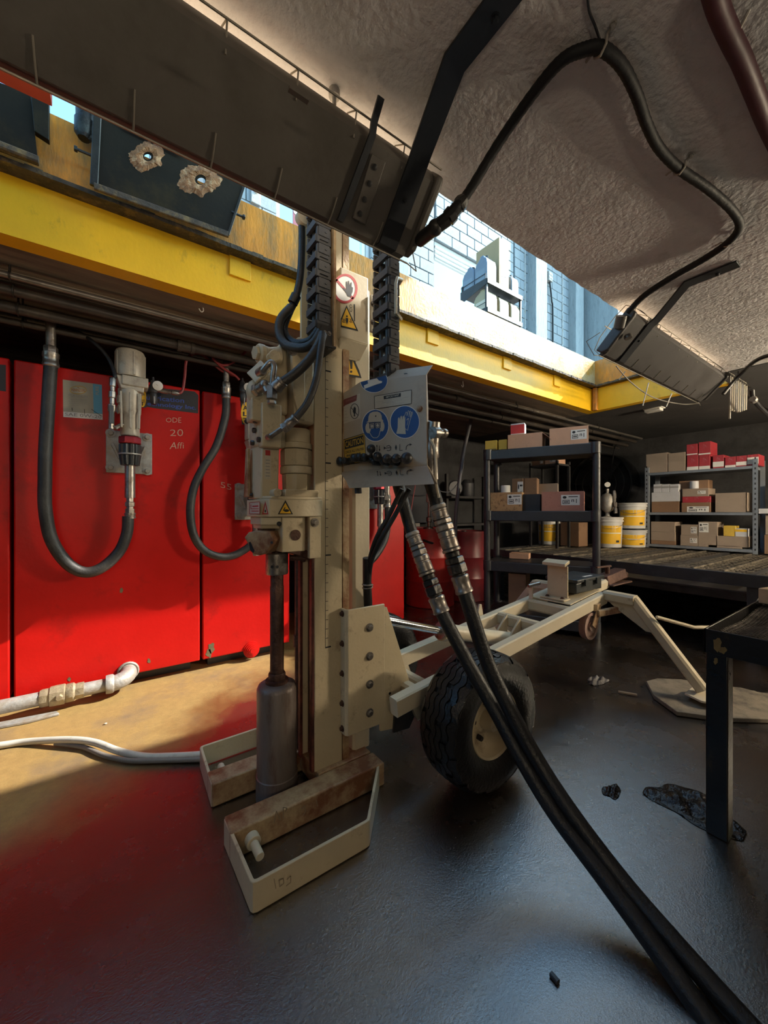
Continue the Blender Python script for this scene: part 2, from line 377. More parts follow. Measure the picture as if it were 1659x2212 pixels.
# ---------------------------------------------------------------- building above the pit: block wall, columns, added sun blocker, yard
m_block = M('painted_block', (.25, .28, .30), .75, var=.07, scale=7, dirt=(.19, .22, .24), damt=.38, dscale=5, bump=.3, bscale=50)
m_mortar = M('mortar_joint', (.17, .19, .21), .9, var=.1, bump=.2)
m_column = M('column_concrete', (.27, .30, .31), .8, var=.1, scale=5, dirt=(.17, .19, .20), damt=.4, dscale=9, bump=.4, stretch=(3, 3, .5))
m_sunblock = M('blocker_grey', (.42, .42, .42), .8, var=.08, bump=.1)
m_doorwhite = M('white_door_metal', (.62, .62, .60), .5, var=.05, bump=.03)
YW = 5.0; ZT = 9.2
mb = MB(m_mortar)
segs = [(.35, 1.8), (3.29, 4.66), (6.9, 9.76)]
for a, b in segs: mb.box(a+.012, b-.012, YW+.02, YW+.2, ZG-.3, ZT)
mb.box(1.8, 3.29, YW+.02, YW+.2, 5.7, ZT); mb.box(4.66, 6.9, YW+.02, YW+.2, 5.95, ZT); mb.box(-3.2, .35, YW+.02, YW+.2, 5.6, ZT)
wn = struct(mb.build('wall_north', keep=True, smooth=False)); WLOC[wn.name] = V((0, 0, 0))
bm_ = MB(m_block); bm_.box(-.195, .195, -.03, .03, -.095, .095); proto = None
def blocks(a, b, z0, z1):
    global proto
    z = z0; row = 0
    while z+.2 <= z1+.01:
        x = a-(.2 if row % 2 else 0)
        while x < b-.02:
            l, r_ = max(a, x), min(b, x+.4)
            if r_-l > .08:
                c = V(((l+r_)/2, YW+.012+random.uniform(-.003, .003), z+.1))
                if proto is None: proto = bm_.build('block', wn, bevel=.006, seg=1); o = proto; place(o, c, wn)
                else: o = linkdup(proto, 'block', c, wn)
                o.scale.x = (r_-l-.01)/.39
            x += .4
        z += .2; row += 1
blocks(3.29, 4.62, 4.7, 7.5); blocks(4.66, 6.86, 5.95, 8.15); blocks(6.9, 9.7, 3.7, 7.5); blocks(1.0, 1.8, 4.3, 5.8)
for i, (x, wd, dp) in enumerate([(3.62, .3, .18), (7.35, .42, .22), (9.0, .36, .2)]):
    mb = MB(m_column); mb.box(x, x+wd, YW-dp, YW+.02, ZG, ZT); struct(mb.build('trim_%d' % (i+4), bevel=.01))
# roll-up door housing over the third opening, frames in the openings
mb = MB(m_doorwhite); mb.box(4.68, 6.88, YW+.04, YW+.12, 5.84, 5.95)
for k in range(6): mb.cyl((4.68, YW+.06-.02*(k % 2), 5.65+.04*k), (6.88, YW+.06-.02*(k % 2), 5.65+.04*k), .024, n=10)
d1 = struct(mb.build('door_1'))
mb = MB(m_doorwhite)
for x in (1.81, 3.17, 3.25): mb.box(x, x+.05, YW+.05, YW+.12, ZG-.2, 5.7)
mb.box(1.8, 3.29, YW+.05, YW+.12, 5.6, 5.7); struct(mb.build('door_2', keep=True))
mb = MB(m_sunblock); mb.box(-4, 3.6, -4, 1.7, 4.6, 4.75); mb.box(-4, 3.6, 1.55, 1.7, 4.4, 4.6); struct(mb.build('sun_blocker', keep=True, smooth=False))  # unseen slab added to limit where the sun enters the opening
# end bay: steel portal at the far end of the pit and a sunlit white building across the yard
mb = MB(m_column); mb.box(9.76, 9.9, 4.2, YW+.1, ZG, ZT); mb.box(9.76, 9.86, -1.5, 4.2, 4.55, 4.8); struct(mb.build('door_3', keep=True, smooth=False))
m_wb = M('white_render', (.80, .80, .78), .8, var=.03, bump=.05)
mb = MB(m_wb); mb.prism([V((12.0, 15, 2)), V((15.5, 15, 2)), V((15.5, 15, 14.2)), V((13.6, 15, 12.6)), V((12.0, 15, 11.4))], (0, 4, 0)); o = mb.build('building'); tag(o, 'white building with a sloping roof line against the blue sky', 'building')
m_yard = M('yard_concrete', (.42, .40, .37), .85, var=.1, bump=.1)
mb = MB(m_yard); mb.box(7.3, 40, -20, 30, ZG-.2, ZG-.02); mb.box(-6, 7.3, 4.3, 30, ZG-.2, ZG-.02); struct(mb.build('ground', keep=True, smooth=False))
# ---------------------------------------------------------------- the probing machine
rig = thing('probing_machine', 'cream hydraulic probing machine on a two-wheeled trailer with tall mast and control panel', 'machine', (.74, 1.5, 0))
def fence(mb, path, z0, z1, t):             # upright sheet following a plan path (mitred)
    P = [V((x, y, 0)) for x, y in path]; m = len(P); nrm = []
    for i in range(m):
        a = (P[i]-P[i-1]).normalized() if i else (P[1]-P[0]).normalized()
        b = (P[i+1]-P[i]).normalized() if i < m-1 else a
        na = V((-a.y, a.x, 0)); nb = V((-b.y, b.x, 0)); q = (na+nb).normalized(); nrm.append(q/max(.35, q.dot(na)))
    vs = []
    for p, q in zip(P, nrm): vs += [p+UP*z0, p+q*t+UP*z0, p+q*t+UP*z1, p+UP*z1]
    fs = [(4*i+k, 4*i+(k+1) % 4, 4*i+4+(k+1) % 4, 4*i+4+k) for i in range(m-1) for k in range(4)]
    fs += [(3, 2, 1, 0), (4*m-4, 4*m-3, 4*m-2, 4*m-1)]
    mb.add(vs, fs)
YM = 1.5035
def mir(y): return 2*YM-y
for s in (0, 1):
    f = (lambda y: y) if s == 0 else mir
    mb = MB(m_beige)
    pa = [(.318, 1.40), (.326, 1.122), (.331, 1.112), (.342, 1.108), (.71, 1.104), (.724, 1.106), (.735, 1.116), (.937, 1.345)]
    fence(mb, [(x, f(y)) for x, y in pa], .003, .092, .011 if s == 0 else -.011)
    mb.build('foot_tray', rig, bevel=.002)
    mb = MB(m_beige_rust_bounce); y0, y1 = sorted((f(1.318), f(1.408)))
    mb.box(.32, .94, y0, y1, .003, .096); ft = mb.build('foot_beam', rig, bevel=.006)
    mb = MB(m_beige_clean); a = (.387, f(1.318), .052); b = (.39, f(1.232), .046); mid = (.388, f(1.29), .05)
    mb.cyl(a, mid, .024, n=18); mb.cyl(mid, b, .014, n=16); mb.build('locating_pin', ft, bevel=.002)
    if s == 0:
        mb = MB(k_grey2 := M('faded_marker', (.27, .21, .14), .7, var=.2))
        P = Pl((0, 1.3175, 0), (0, -1, 0), .0008)
        for pts in ([(592, 1778), (597, 1752), (606, 1772)], [(612, 1768), (612, 1744), (620, 1746), (616, 1754)], [(651, 1748), (658, 1740), (660, 1752), (655, 1762)], [(683, 1728), (686, 1742)]): polyline(mb, P, pts, 2.2)
        mb.build('marker_scrawl', ft, smooth=False)
        mb = MB(k_grey2); P = Pl((0, 1.1035, 0), (0, -1, 0), .0012)
        for pts in ([(592, 1898), (596, 1920)], [(603, 1902), (612, 1898), (613, 1908), (604, 1916), (603, 1902)], [(620, 1900), (628, 1892), (628, 1906), (618, 1914)]): polyline(mb, P, pts, 1.8)
        mb.build('marker_scrawl', rig, smooth=False)
mb = MB(m_beige_rust_bounce); mb.box(.68, .93, 1.408, 1.599, .02, .10); mb.build('base_plate', rig, bevel=.004)
# mast: channel with rusted guide lips, ruler tape, guide angle, rear post
mb = MB(m_beige); mb.box(.672, .80, 1.43, 1.444, .096, 2.42); mb.box(.672, .80, 1.566, 1.58, .096, 2.42); mb.box(.786, .80, 1.444, 1.566, .096, 2.42)
mast = mb.build('mast', rig, bevel=.004)
mb = MB(m_rustred); mb.box(.704, .712, 1.444, 1.566, .096, .995); mb.build('guide_web', rig)
mb = MB(m_beige); mb.box(.704, .712, 1.444, 1.566, .995, 2.42); mb.build('guide_web', rig)
for y in (1.432, 1.548):
    mb = MB(m_rustred); mb.rbar((.667, y+.013, .098), (.667, y+.013, 1.0), .026, .012, up=(1, 0, 0)); mb.build('guide_rail', rig)
mb = MB(k_black); P0 = 1.4292; zz = .592
mb.box(.7195, .7215, P0, P0+.0004, .592, 2.02)
k = 0
while zz < 2.03:
    L = .026 if k % 10 == 0 else .0135; h = .003 if k % 10 == 0 else .0011
    mb.box(.7195, .7195+L, P0, P0+.0004, zz-h, zz+h); zz += .0380; k += 1
mb.build('ruler_tape', mast, smooth=False, bevel=0)
mb = MB(m_beige_rust_bounce); mb.prism([V((.802, 1.428, .1)), V((.832, 1.428, .1)), V((.832, 1.446, .1)), V((.812, 1.446, .1)), V((.812, 1.50, .1)), V((.802, 1.50, .1))], (0, 0, 2.3)); mb.build('guide_angle', rig)
mb = MB(m_beige_clean); mb.rbar((.915, 1.505, .096), (.915, 1.505, 2.15), .09, .10, up=(0, 1, 0), ch=.12); mb.build('rear_post', rig)
mb = MB(m_rust); mb.cyl((.685, 1.625, .1), (.685, 1.625, 1.0), .016); mb.cyl((.685, 1.625, .55), (.685, 1.625, .60), .022); mb.build('lift_rod', rig)
mb = MB(m_rust); mb.cyl((.70, 1.65, .02), (.645, 1.70, .36), .007, n=8); mb.build('tie_rod', rig)
# big side bracket with bolts and gusset
mb = MB(m_beige)
pr = [(.79, 1.43), (.79, 1.392), (.80, 1.38), (.985, 1.38), (.985, 1.392), (.806, 1.392), (.802, 1.397), (.802, 1.43)]
mb.prism([V((x, y, .222)) for x, y in pr], (0, 0, .523)); br = mb.build('side_bracket', rig, bevel=.003)
for z in (.725, .60, .475, .35, .245):
    mb = MB(m_rust); mb.bolt((.7905, 1.411, z), (-1, 0, 0), .009, .009); mb.build('bolt', br)
for z in (.655, .532, .412, .29):
    mb = MB(m_steel); mb.bolt((.905, 1.380, z), (0, -1, 0), .0125, .011); mb.build('bolt', br)
mb = MB(m_beige)
P = Pl((0, 1.44, 0), (0, -1, 0))
g = [P(822, 1308), P(836, 1312), P(868, 1415), P(893, 1500), P(893, 1535), P(862, 1572), P(822, 1580)]
mb.prism(g, (0, .012, 0)); gs = mb.build('gusset_plate', rig, bevel=.002)
for c in ((842, 1498), (872, 1485)):
    mb = MB(m_darksteel); mb.cyl(P(*c), P(*c)-V((0, .001, 0)), .006, n=14); mb.build('bolt_hole', gs)
mb = MB(m_black); g2 = [P(850, 1519), P(886, 1506), P(893, 1540), P(880, 1570), P(846, 1580)]
mb.prism([p-V((0, .016, 0)) for p in g2], (0, .012, 0)); mb.build('guard_plate', rig, bevel=.001)
mb = MB(m_beige_clean); mb.rbar((1.02, 1.47, .70), (1.10, 1.47, .45), .02, .05); mb.build('bracket_rib', rig)
# ---- hammer head
mb = MB(m_beige)
oc = [(.45, 1.455), (.478, 1.405), (.66, 1.40), (.70, 1.415), (.70, 1.60), (.47, 1.61), (.45, 1.59)]
mb.prism([V((x, y, 1.132)) for x, y in oc], (0, 0, .066)); gb = mb.build('gearbox', rig, bevel=.003)
mb = MB(m_beige); mb.prism([V((.44+(x-.44)*.96+.012, 1.5+(y-1.5)*.92, 1.198)) for x, y in oc], (0, 0, .012)); mb.box(.545, .685, 1.42, 1.585, 1.21, 1.238); mb.build('motor_flange', rig, bevel=.003)
mb = MB(m_beige)
c = (.622, 1.495, 1.238)
mb.lathe(c, UP, [(.052, 0), (.056, .006), (.058, .065)], 8, .39); mb.lathe(c, UP, [(.064, .066), (.065, .07), (.065, .092), (.064, .096)], 20)
mb.lathe(c, UP, [(.062, .098), (.064, .105), (.064, .16), (.061, .165)], 8, .39); mb.lathe(c, UP, [(.064, .167), (.064, .19)], 20)
mb.lathe(c, UP, [(.058, .191), (.058, .235), (.053, .248), (.035, .252)], 20); mb.build('hydraulic_motor', rig, bevel=.002)
mb = MB(m_beige); mb.prism([V((.452, 1.50, 1.20)), V((.462, 1.45, 1.20)), V((.53, 1.45, 1.20)), V((.53, 1.585, 1.20)), V((.452, 1.585, 1.20))], (.004, 0, .205)); lb = mb.build('valve_column', rig, bevel=.006)
for p in ((.449, 1.515, 1.216), (.449, 1.555, 1.216)):
    mb = MB(m_black); mb.bolt(p, (-1, 0, 0), .006, .008); mb.build('bolt', lb)
mb = MB(m_beige_rust_bounce); mb.prism([V((.447, 1.585, 1.21)), V((.447, 1.53, 1.21)), V((.447, 1.535, 1.40)), V((.447, 1.56, 1.40))], (-.012, 0, 0)); mb.build('side_rib', lb, bevel=.003)
mb = MB(k_cream); mb.box(.4515, .4522, 1.468, 1.492, 1.29, 1.385)
mb = MB(k_cream); mb.box(.475, .50, 1.4485, 1.4495, 1.275, 1.39); mb.use(k_red); mb.box(.478, .497, 1.448, 1.4485, 1.365, 1.385); mb.use(k_grey)
for i in range(6): mb.box(.479, .495, 1.448, 1.4485, 1.345-.012*i, 1.349-.012*i)
mb.build('warning_label', lb, smooth=False)
mb = MB(m_beige); mb.cyl((.508, 1.40, 1.222), (.508, 1.45, 1.222), .016, n=18); mb.build('round_boss', rig, bevel=.002)
# stickers on the gearbox faces
Pg = Pl((.478, 1.405, 1.16), (-.004, -1, 0), .0012); mb = MB(k_black)
e = Pl((.57, 1.4026, 1.16), (-.0275, -1, 0), .0012)
mb.face([e(600, 1111), e(633, 1111), e(616.5, 1080)]); mb.use(k_yel); mb.face([e(604, 1109, .0006), e(629, 1109, .0006), e(616.5, 1086, .0006)]); mb.use(k_black)
mb.face(ell(e, 619, 1103, 6, 3, 14, .001)); polyline(mb, e, [(612, 1103), (616, 1096)], 2, .001); mb.build('warning_sticker', gb, smooth=False)
e = Pl((.464, 1.43, 1.16), (-.05, -.028, 0), .0012); mb = MB(k_red)
mb.face([e(566, 1111), e(580, 1111), e(573, 1082)]); mb.use(k_cream); mb.face([e(569, 1108.5, .0005), e(577, 1108.5, .0005), e(573, 1090, .0005)]); mb.use(k_black); mb.face(ell(e, 573, 1104, 1.7, 3, 10, .001)); mb.build('warning_sticker', gb, smooth=False)
e = Pl((.45, 1.5, 1.16), (-1, 0, 0), .0012); mb = MB(k_cream); mb.face([e(539, 1086), e(561, 1084), e(561, 1110), e(539, 1110)]); mb.use(k_red)
polyline(mb, e, [(539, 1086), (561, 1084), (561, 1110), (539, 1110), (539, 1086)], 1.1, .0005); polyline(mb, e, [(542, 1090), (542, 1099), (559, 1099)], 1.4, .0005); polyline(mb, e, [(545, 1094), (558, 1093)], 3, .0005); polyline(mb, e, [(543, 1104), (559, 1104)], 2, .0005)
mb.build('warning_sticker', gb, smooth=False)
# chuck housing below the gearbox
mb = MB(m_beige); mb.box(.535, .63, 1.425, 1.58, .995, 1.132); mb.prism([V((.46, 1.45, 1.10)), V((.535, 1.43, 1.10)), V((.535, 1.58, 1.10)), V((.46, 1.58, 1.10))], (0, 0, .032)); mb.prism([V((.47, 1.47, 1.085)), V((.535, 1.45, 1.085)), V((.535, 1.57, 1.085)), V((.47, 1.57, 1.085))], (-.006, -.008, .016)); ch = mb.build('chuck_housing', rig, bevel=.004)
mb = MB(m_beige); mb.box(.64, .69, 1.408, 1.43, .965, 1.132); sp_ = mb.build('carriage_plate', rig, bevel=.003)
mb = MB(m_steel); mb.bolt((.662, 1.408, 1.108), (0, -1, 0), .012, .014); mb.build('bolt', sp_)
mb = MB(m_rust); mb.cyl((.588, 1.425, 1.06), (.588, 1.421, 1.06), .021, n=22); mb.build('bore_plug', ch)
mb = MB(m_black); mb.cyl((.525, 1.434, 1.105), (.525, 1.428, 1.105), .009, n=14); mb.build('bore_plug', ch)
mb = MB(m_rust); mb.prism([V((.548, 1.43, .997)), V((.64, 1.43, .997)), V((.668, 1.43, .968)), V((.65, 1.43, .955)), V((.60, 1.43, .98))], (0, .12, 0)); mb.build('rusty_skirt', ch, bevel=.003)
# cast latch ear with its slot
mb = MB(m_beige_rust_bounce); P = Pl((.445, 1.49, 1.03), (-.8, -.6, 0))
o = [P(527, 1161), P(536, 1150), P(553, 1146), P(583, 1148), P(592, 1166), P(585, 1180), P(575, 1195), P(560, 1200), P(548, 1198)]
mb.prism(o, (.055, .05, 0)); er = mb.build('latch_casting', rig, bevel=.005)
mb = MB(m_black); e = Pl((.445, 1.49, 1.03), (-.8, -.6, 0), .0006); mb.face([e(537, 1172), e(541, 1170), e(550, 1190), e(547, 1195), e(541, 1190)]); mb.face(ell(e, 587, 1172, 3, 3, 10)); mb.build('slot', er, smooth=False)
mb = MB(m_rust); mb.box(.475, .53, 1.49, 1.54, 1.045, 1.10); mb.build('latch_block', rig, bevel=.004)
RC = V((.547, 1.515, 0))
mb = MB(m_steel); mb.lathe(RC+UP*.900, UP, [(.041, 0), (.044, .004), (.044, .082), (.040, .086)], 28); cl = mb.build('drive_cap', rig)
mb = MB(m_black)
for a_, z in ((-2.35, .935), (-1.9, .935)): q = RC+V((math.cos(a_), math.sin(a_), 0))*.0435+UP*z; mb.cyl(q, q+V((math.cos(a_), math.sin(a_), 0))*.0015, .006, n=12)
mb.build('set_screw_hole', cl)
mb = MB(m_rust); mb.lathe(RC+UP*.98, UP, [(.02, 0), (.03, .03), (.03, .06)], 16); mb.cyl(RC+V((.045, -.03, .965)), RC+V((.10, -.06, .965)), .012, n=10); mb.hexa(RC+V((.085, -.05, .965)), (.85, -.45, 0), .018, .015); mb.build('chuck_latch', rig)
mb = MB(m_rust); mb.lathe(RC+UP*.45, UP, [(.027, 0), (.027, .40), (.0255, .405), (.0255, .452)], 18); mb.build('drive_rod', rig)
mb = MB(m_rust); mb.lathe(RC+UP*.465, UP, [(.045, 0), (.045, .012), (.033, .014), (.034, .034), (.031, .04)], 20); mb.build('rod_collar', rig)
m_tube = M('drill_tube', (.20, .165, .145), .45, .35, var=.2, scale=5, dirt=(.10, .055, .035), damt=.42, dscale=5, bump=.15, stretch=(3, 3, .6))
mb = MB(m_tube); mb.lathe(RC+UP*.002, UP, [(.0815, 0), (.0815, .10), (.0785, .103), (.0785, .44), (.072, .455), (.06, .462), (.02, .465)], 36); mb.build('drive_tube', rig)
# carriage, valve block, fittings
mb = MB(m_beige); mb.prism([V((.585, 1.42, 1.50)), V((.668, 1.42, 1.50)), V((.668, 1.42, 1.80)), V((.64, 1.42, 1.84)), V((.60, 1.42, 1.84)), V((.575, 1.42, 1.80))], (0, .17, 0)); cg = mb.build('carriage', rig, bevel=.01)
mb = MB(m_beige); mb.prism([V((.60, 1.408, 1.51)), V((.622, 1.408, 1.51)), V((.622, 1.408, 1.70)), V((.59, 1.408, 1.78)), V((.565, 1.408, 1.76)), V((.575, 1.408, 1.6))], (0, .02, 0)); mb.build('carriage_rib', cg, bevel=.004)
mb = MB(m_steel); q = at(631, 757, Y=1.405); mb.lathe(q, (0, -1, 0), [(.021, 0), (.021, .003)], 20); mb.hexa(q+V((0, -.003, 0)), (0, -1, 0), .016, .012); mb.build('bolt', cg)
mb = MB(m_beige); mb.box(.45, .524, 1.40, 1.446, 1.39, 1.552); vb = mb.build('valve_block', rig, bevel=.004)
mb = MB(m_beige); mb.box(.452, .56, 1.446, 1.58, 1.40, 1.53); mb.prism([V((.47, 1.45, 1.53)), V((.57, 1.45, 1.53)), V((.57, 1.45, 1.80)), V((.545, 1.45, 1.82)), V((.49, 1.45, 1.70))], (0, .12, 0)); mb.build('valve_body', rig, bevel=.012)
mb = MB(m_beige); a = at(556, 763, d=1.44); b = at(600, 772, d=1.50); ax = (b-a)
mb.lathe(a, ax, [(.030, 0), (.036, .006), (.036, .022), (.033, .024), (.031, .05), (.04, .085)], 14); mb.hexa(a+ax.normalized()*-.012, ax, .026, .014); mb.build('valve_cap', rig, bevel=.002)
mb = MB(m_beige); q = at(593, 768, d=1.40); mb.lathe(q+V((0, .03, 0)), q-EYE, [(.02, .04), (.02, 0)], 20); q2 = at(593, 768, d=1.39); mb.cyl(q2, q2+(q2-EYE).normalized()*.06, .02, n=20); mb.build('valve_cap', rig, bevel=.003)
mb = MB(m_beige); q = at(561, 806, d=1.40); nrm = V((-.75, -.55, .3)).normalized(); _, a_, b_ = mb.frame(nrm)
dm = [q+(a_*math.cos(t)*(.034 if i % 2 else .05)+b_*math.sin(t)*(.034 if i % 2 else .05)) for i, t in enumerate([math.pi/4*k for k in range(8)])]
mb.prism(dm, nrm*.012); mb.cyl(q-nrm*.06, q, .036, n=16); mb.build('flange_fitting', rig, bevel=.004)
mb = MB(m_steel); mb.cyl(at(561, 806, d=1.388), at(568, 800, d=1.365), .018, .015, n=14); mb.tube(cr([at(566, 802, d=1.37), at(577, 789, d=1.36), at(586, 783, d=1.36), at(592, 792, d=1.36), at(590, 812, d=1.36), at(587, 840, d=1.36)], 6), .0105, 10)
mb.hexa(at(587, 862, d=1.362), (0, 0, 1), .02, .045); mb.hexa(at(587, 866, d=1.362), (0, 0, -1), .015, .012); mb.build('bent_tube', rig)
mb = MB(m_steel); a = at(553, 845, d=1.40); b = at(572, 832, d=1.37); mb.cyl(a, b, .017, n=12); mb.hexa(a, b-a, .024, .016); mb.sphere(b, .019); mb.cyl(b, at(580, 848, d=1.36), .014, n=12); mb.build('elbow_fitting', rig)
mb = MB(m_beige); a = at(552, 846, d=1.425); mb.sphere(a, .034, 16, (1, 1, 1.3)); mb.box(a.x-.02, a.x+.04, a.y-.02, a.y+.05, a.z-.11, a.z); mb.build('valve_boss', rig, bevel=.006)
mb = MB(m_darksteel)
a = at(552, 885, d=1.44); b = at(540, 905, d=1.46); mb.rbar(a, at(556, 912, d=1.44), .03, .03); mb.tube(cr([at(552, 897, d=1.43), b, at(531, 912, d=1.47)], 5), .009, 8); mb.build('lever_latch', rig)
for c in ((552, 930), (562, 950), (548, 957)):
    mb = MB(m_black); q = at(c[0], c[1], X=.45); mb.hexa(q, (-1, 0, 0), .010, .012); mb.build('plug', rig)
# ---- chains
def chain(x0, x1, y0, y1, z0, n, pitch, name):
    mid = MB(m_chain); r = None; xm, ym = (x0+x1)/2, (y0+y1)/2
    root = bpy.data.objects.new(name, None); COL.objects.link(root); place(root, (xm, ym, z0+pitch*n/2), rig)
    proto = None
    for i in range(n):
        z = z0+i*pitch; c = V((xm, ym, z+pitch/2))
        if proto is None:
            mb = MB(m_chain)
            for y, q in ((y0, 1), (y1, -1)):
                mb.box(x0, x1, min(y, y+q*.008), max(y, y+q*.008), z+.004, z+pitch-.003)            # side plates, with a proud overlap lug
                mb.box(x0+.006, x1-.006, min(y-q*.004, y), max(y-q*.004, y), z+pitch*.45, z+pitch*.98)
                mb.prism([V((x0+.01, y-q*.005, z+pitch*.2)), V((x1-.012, y-q*.005, z+pitch*.2)), V((x1-.012, y-q*.005, z+pitch*.42))], (0, q*.005, 0))
                mb.cyl((xm+.006, y-q*.007, z+pitch*.72), (xm+.006, y, z+pitch*.72), .004, n=8)
            mb.box(x0-.006, x0+.008, y0+.004, y1-.004, z+pitch*.10, z+pitch*.50)                    # cross bars
            mb.box(x1-.008, x1+.004, y0+.004, y1-.004, z+pitch*.10, z+pitch*.50)
            proto = mb.build('chain_link', root); proto.location = c-WLOC[root.name]; o = proto
        else: o = linkdup(proto, 'chain_link', c, root)
    mb = MB(m_rubber_dusty)
    for k, (fx, fy) in enumerate(((.3, .25), (.6, .45), (.35, .68), (.65, .82))):
        mb.cyl((x0+(x1-x0)*fx, y0+(y1-y0)*fy, z0-.01), (x0+(x1-x0)*fx, y0+(y1-y0)*fy, z0+pitch*n), .011, n=8)
    mb.build('inner_hose', root)
    return root
c1 = chain(.637, .694, 1.335, 1.425, 1.85, 10, .065, 'cable_chain')
c2 = chain(.876, .926, 1.20, 1.31, 1.66, 13, .068, 'cable_chain')
mb = MB(m_black); mb.box(.635, .697, 1.329, 1.334, 1.80, 1.865); mb.prism([V((.635, 1.326, 1.82)), V((.655, 1.326, 1.86)), V((.697, 1.326, 1.86)), V((.697, 1.326, 1.78)), V((.68, 1.326, 1.775))], (0, .006, 0)); eb = mb.build('chain_end_bracket', rig)
mb = MB(m_steel); mb.bolt((.684, 1.326, 1.835), (0, -1, 0), .006, .006); mb.bolt((.666, 1.326, 1.835), (0, -1, 0), .005, .005); mb.build('bolt', eb)
mb = MB(m_beige_rust_bounce); mb.box(.702, .712, 1.322, 1.43, 1.79, 2.36); mb.build('chain_guide', rig)
mb = MB(m_black); mb.box(.66, .712, 1.322, 1.43, 1.782, 1.79); mb.build('chain_shelf', rig)
# ---- sign box and stickers
mb = MB(m_beige_clean); mb.box(.775, .912, 1.40, 1.46, 1.875, 2.165); mb.prism([V((.775, 1.40, 1.875)), V((.912, 1.40, 1.875)), V((.90, 1.445, 1.82)), V((.785, 1.445, 1.82))], (0, .012, 0)); sb = mb.build('sign_box', rig, bevel=.006)
mb = MB(m_beige_clean); mb.prism([V((.78, 1.40, 1.874)), V((.912, 1.40, 1.874)), V((.885, 1.452, 1.815)), V((.79, 1.452, 1.815))], (0, .03, 0)); mb.build('sign_box_foot', rig, bevel=.003)
e = Pl((0, 1.40, 0), (0, -1, 0), .0012); mb = MB(k_white)
def z8(x, y): return (540+x/3.95, 420+y/3.95)
cx, cy = z8(812, 803)
mb.face(ell(e, cx, cy, 26.5, 31.5, 30)); mb.use(k_red); ring(mb, e, cx, cy, 27, 32, 5.2, .0006, 32)
polyline(mb, e, [z8(735, 725), z8(880, 890)], 5, .0006); mb.use(k_black)
hand = [(838, 738), (845, 735), (851, 770), (856, 770), (862, 748), (868, 750), (868, 788), (880, 795), (876, 830), (868, 850), (862, 875), (835, 868), (822, 840), (795, 805), (792, 796), (801, 797), (824, 812), (820, 745), (828, 740), (833, 772), (838, 772)]
mb.face([e(*z8(x, y), .001) for x, y in hand]); mb.build('no_hands_sticker', sb, smooth=False)
mb = MB(k_black); mb.face([e(*z8(*p)) for p in ((824, 945), (925, 1168), (775, 1132), (775, 1060))]); mb.use(k_yel); mb.face([e(*z8(*p), .0006) for p in ((824, 968), (905, 1148), (782, 1118), (782, 1075))]); mb.use(k_black)
mb.face(ell(e, *z8(827, 1040), 2, 2.4, 10, .001)); mb.face([e(*z8(*p), .001) for p in ((815, 1052), (839, 1056), (838, 1085), (833, 1115), (828, 1090), (822, 1113), (817, 1080))])
for x in (788, 800, 850, 862): polyline(mb, e, [z8(x, 1060), z8(x+12, 1072), z8(x, 1084), z8(x+12, 1096)], 1.2, .001)
mb.face([e(*z8(*p)) for p in ((886, 935), (896, 938), (896, 1085), (888, 1080))]); mb.build('crush_hazard_sticker', sb, smooth=False)
mb = MB(k_black); text_quad(mb, 'CO', e(*z8(872, 1005)), e(*z8(872, 940)), e(*z8(850, 935)), e(*z8(850, 1000)), k_black, .01); mb.build('lettering', sb, smooth=False)
e = Pl((0, 1.455, 0), (0, -1, 0), .0015); mb = MB(k_black); mb.face([e(742.5, 811), e(781, 817), e(776, 800), e(759, 763), e(742.5, 800)])
mb.use(k_yel); mb.face([e(745, 807, .0006), e(776, 812, .0006), e(758.5, 771, .0006), e(745, 800, .0006)]); mb.use(k_black); mb.face([e(755, 777, .001), e(762, 778, .001), e(761, 797, .001), e(757, 797, .001)]); mb.face(ell(e, 758.5, 803, 2.6, 2.6, 12, .001)); mb.build('warning_sticker', rig, smooth=False)
mb = MB(m_beige_clean); mb.box(.915, .935, 1.385, 1.40, 1.93, 2.09); hb = mb.build('hinge_plate', rig, bevel=.003)
for z in (2.05, 1.97): mb = MB(m_steel); mb.bolt((.925, 1.385, z), (0, -1, 0), .008, .008); mb.build('bolt', hb)
mb = MB(m_beige_clean); mb.tube([at(857, 675, d=1.52), at(867, 689, d=1.50), at(855, 678, d=1.47), at(855, 612, d=1.47), at(858, 600, d=1.48), at(868, 604, d=1.52), at(862, 614, d=1.54)], .006, 8); mb.build('grab_handle', rig)
# ---- hoses on the mast
def hose(name, pts, r, mat=None, parent=None, n=8, m=12):
    mb = MB(mat or m_rubber_dusty); mb.tube(cr(pts, n), r, m); return mb.build(name, parent)
def crimp(mb, a, b, r, n=14):               # crimped ferrule with ribs
    a = V(a); b = V(b); L = (b-a).length
    mb.lathe(a, b-a, [(r*.9, 0), (r*1.08, L*.06), (r*1.08, L*.25), (r, L*.3), (r, L*.62), (r*1.08, L*.68), (r*1.08, L*.95), (r*.85, L)], n)
hose('mast_hose', [at(693, 716, d=1.42), at(676, 742, d=1.42), at(650, 752, d=1.44), at(617, 744, d=1.47), at(603, 720, d=1.49), at(606, 690, d=1.5), at(628, 664, d=1.53)], .0165, None, rig)
hose('mast_hose', [at(688, 712, d=1.44), at(668, 736, d=1.46), at(640, 741, d=1.48), at(620, 728, d=1.51), at(614, 705, d=1.53), at(625, 675, d=1.55), at(638, 645, d=1.56), at(648, 600, d=1.57), at(652, 540, d=1.58), at(652, 480, d=1.58)], .0145, m_rubber, rig)
mb = MB(m_rubber); mb.cyl(at(632, 655, d=1.55), at(640, 638, d=1.55), .02); mb.build('hose_band', rig)
mb = MB(m_beige_clean); mb.lathe(at(655, 472, d=1.57), (0, -1, 0), [(.03, -.015), (.03, .015)], 18); mb.build('hose_saddle', rig)
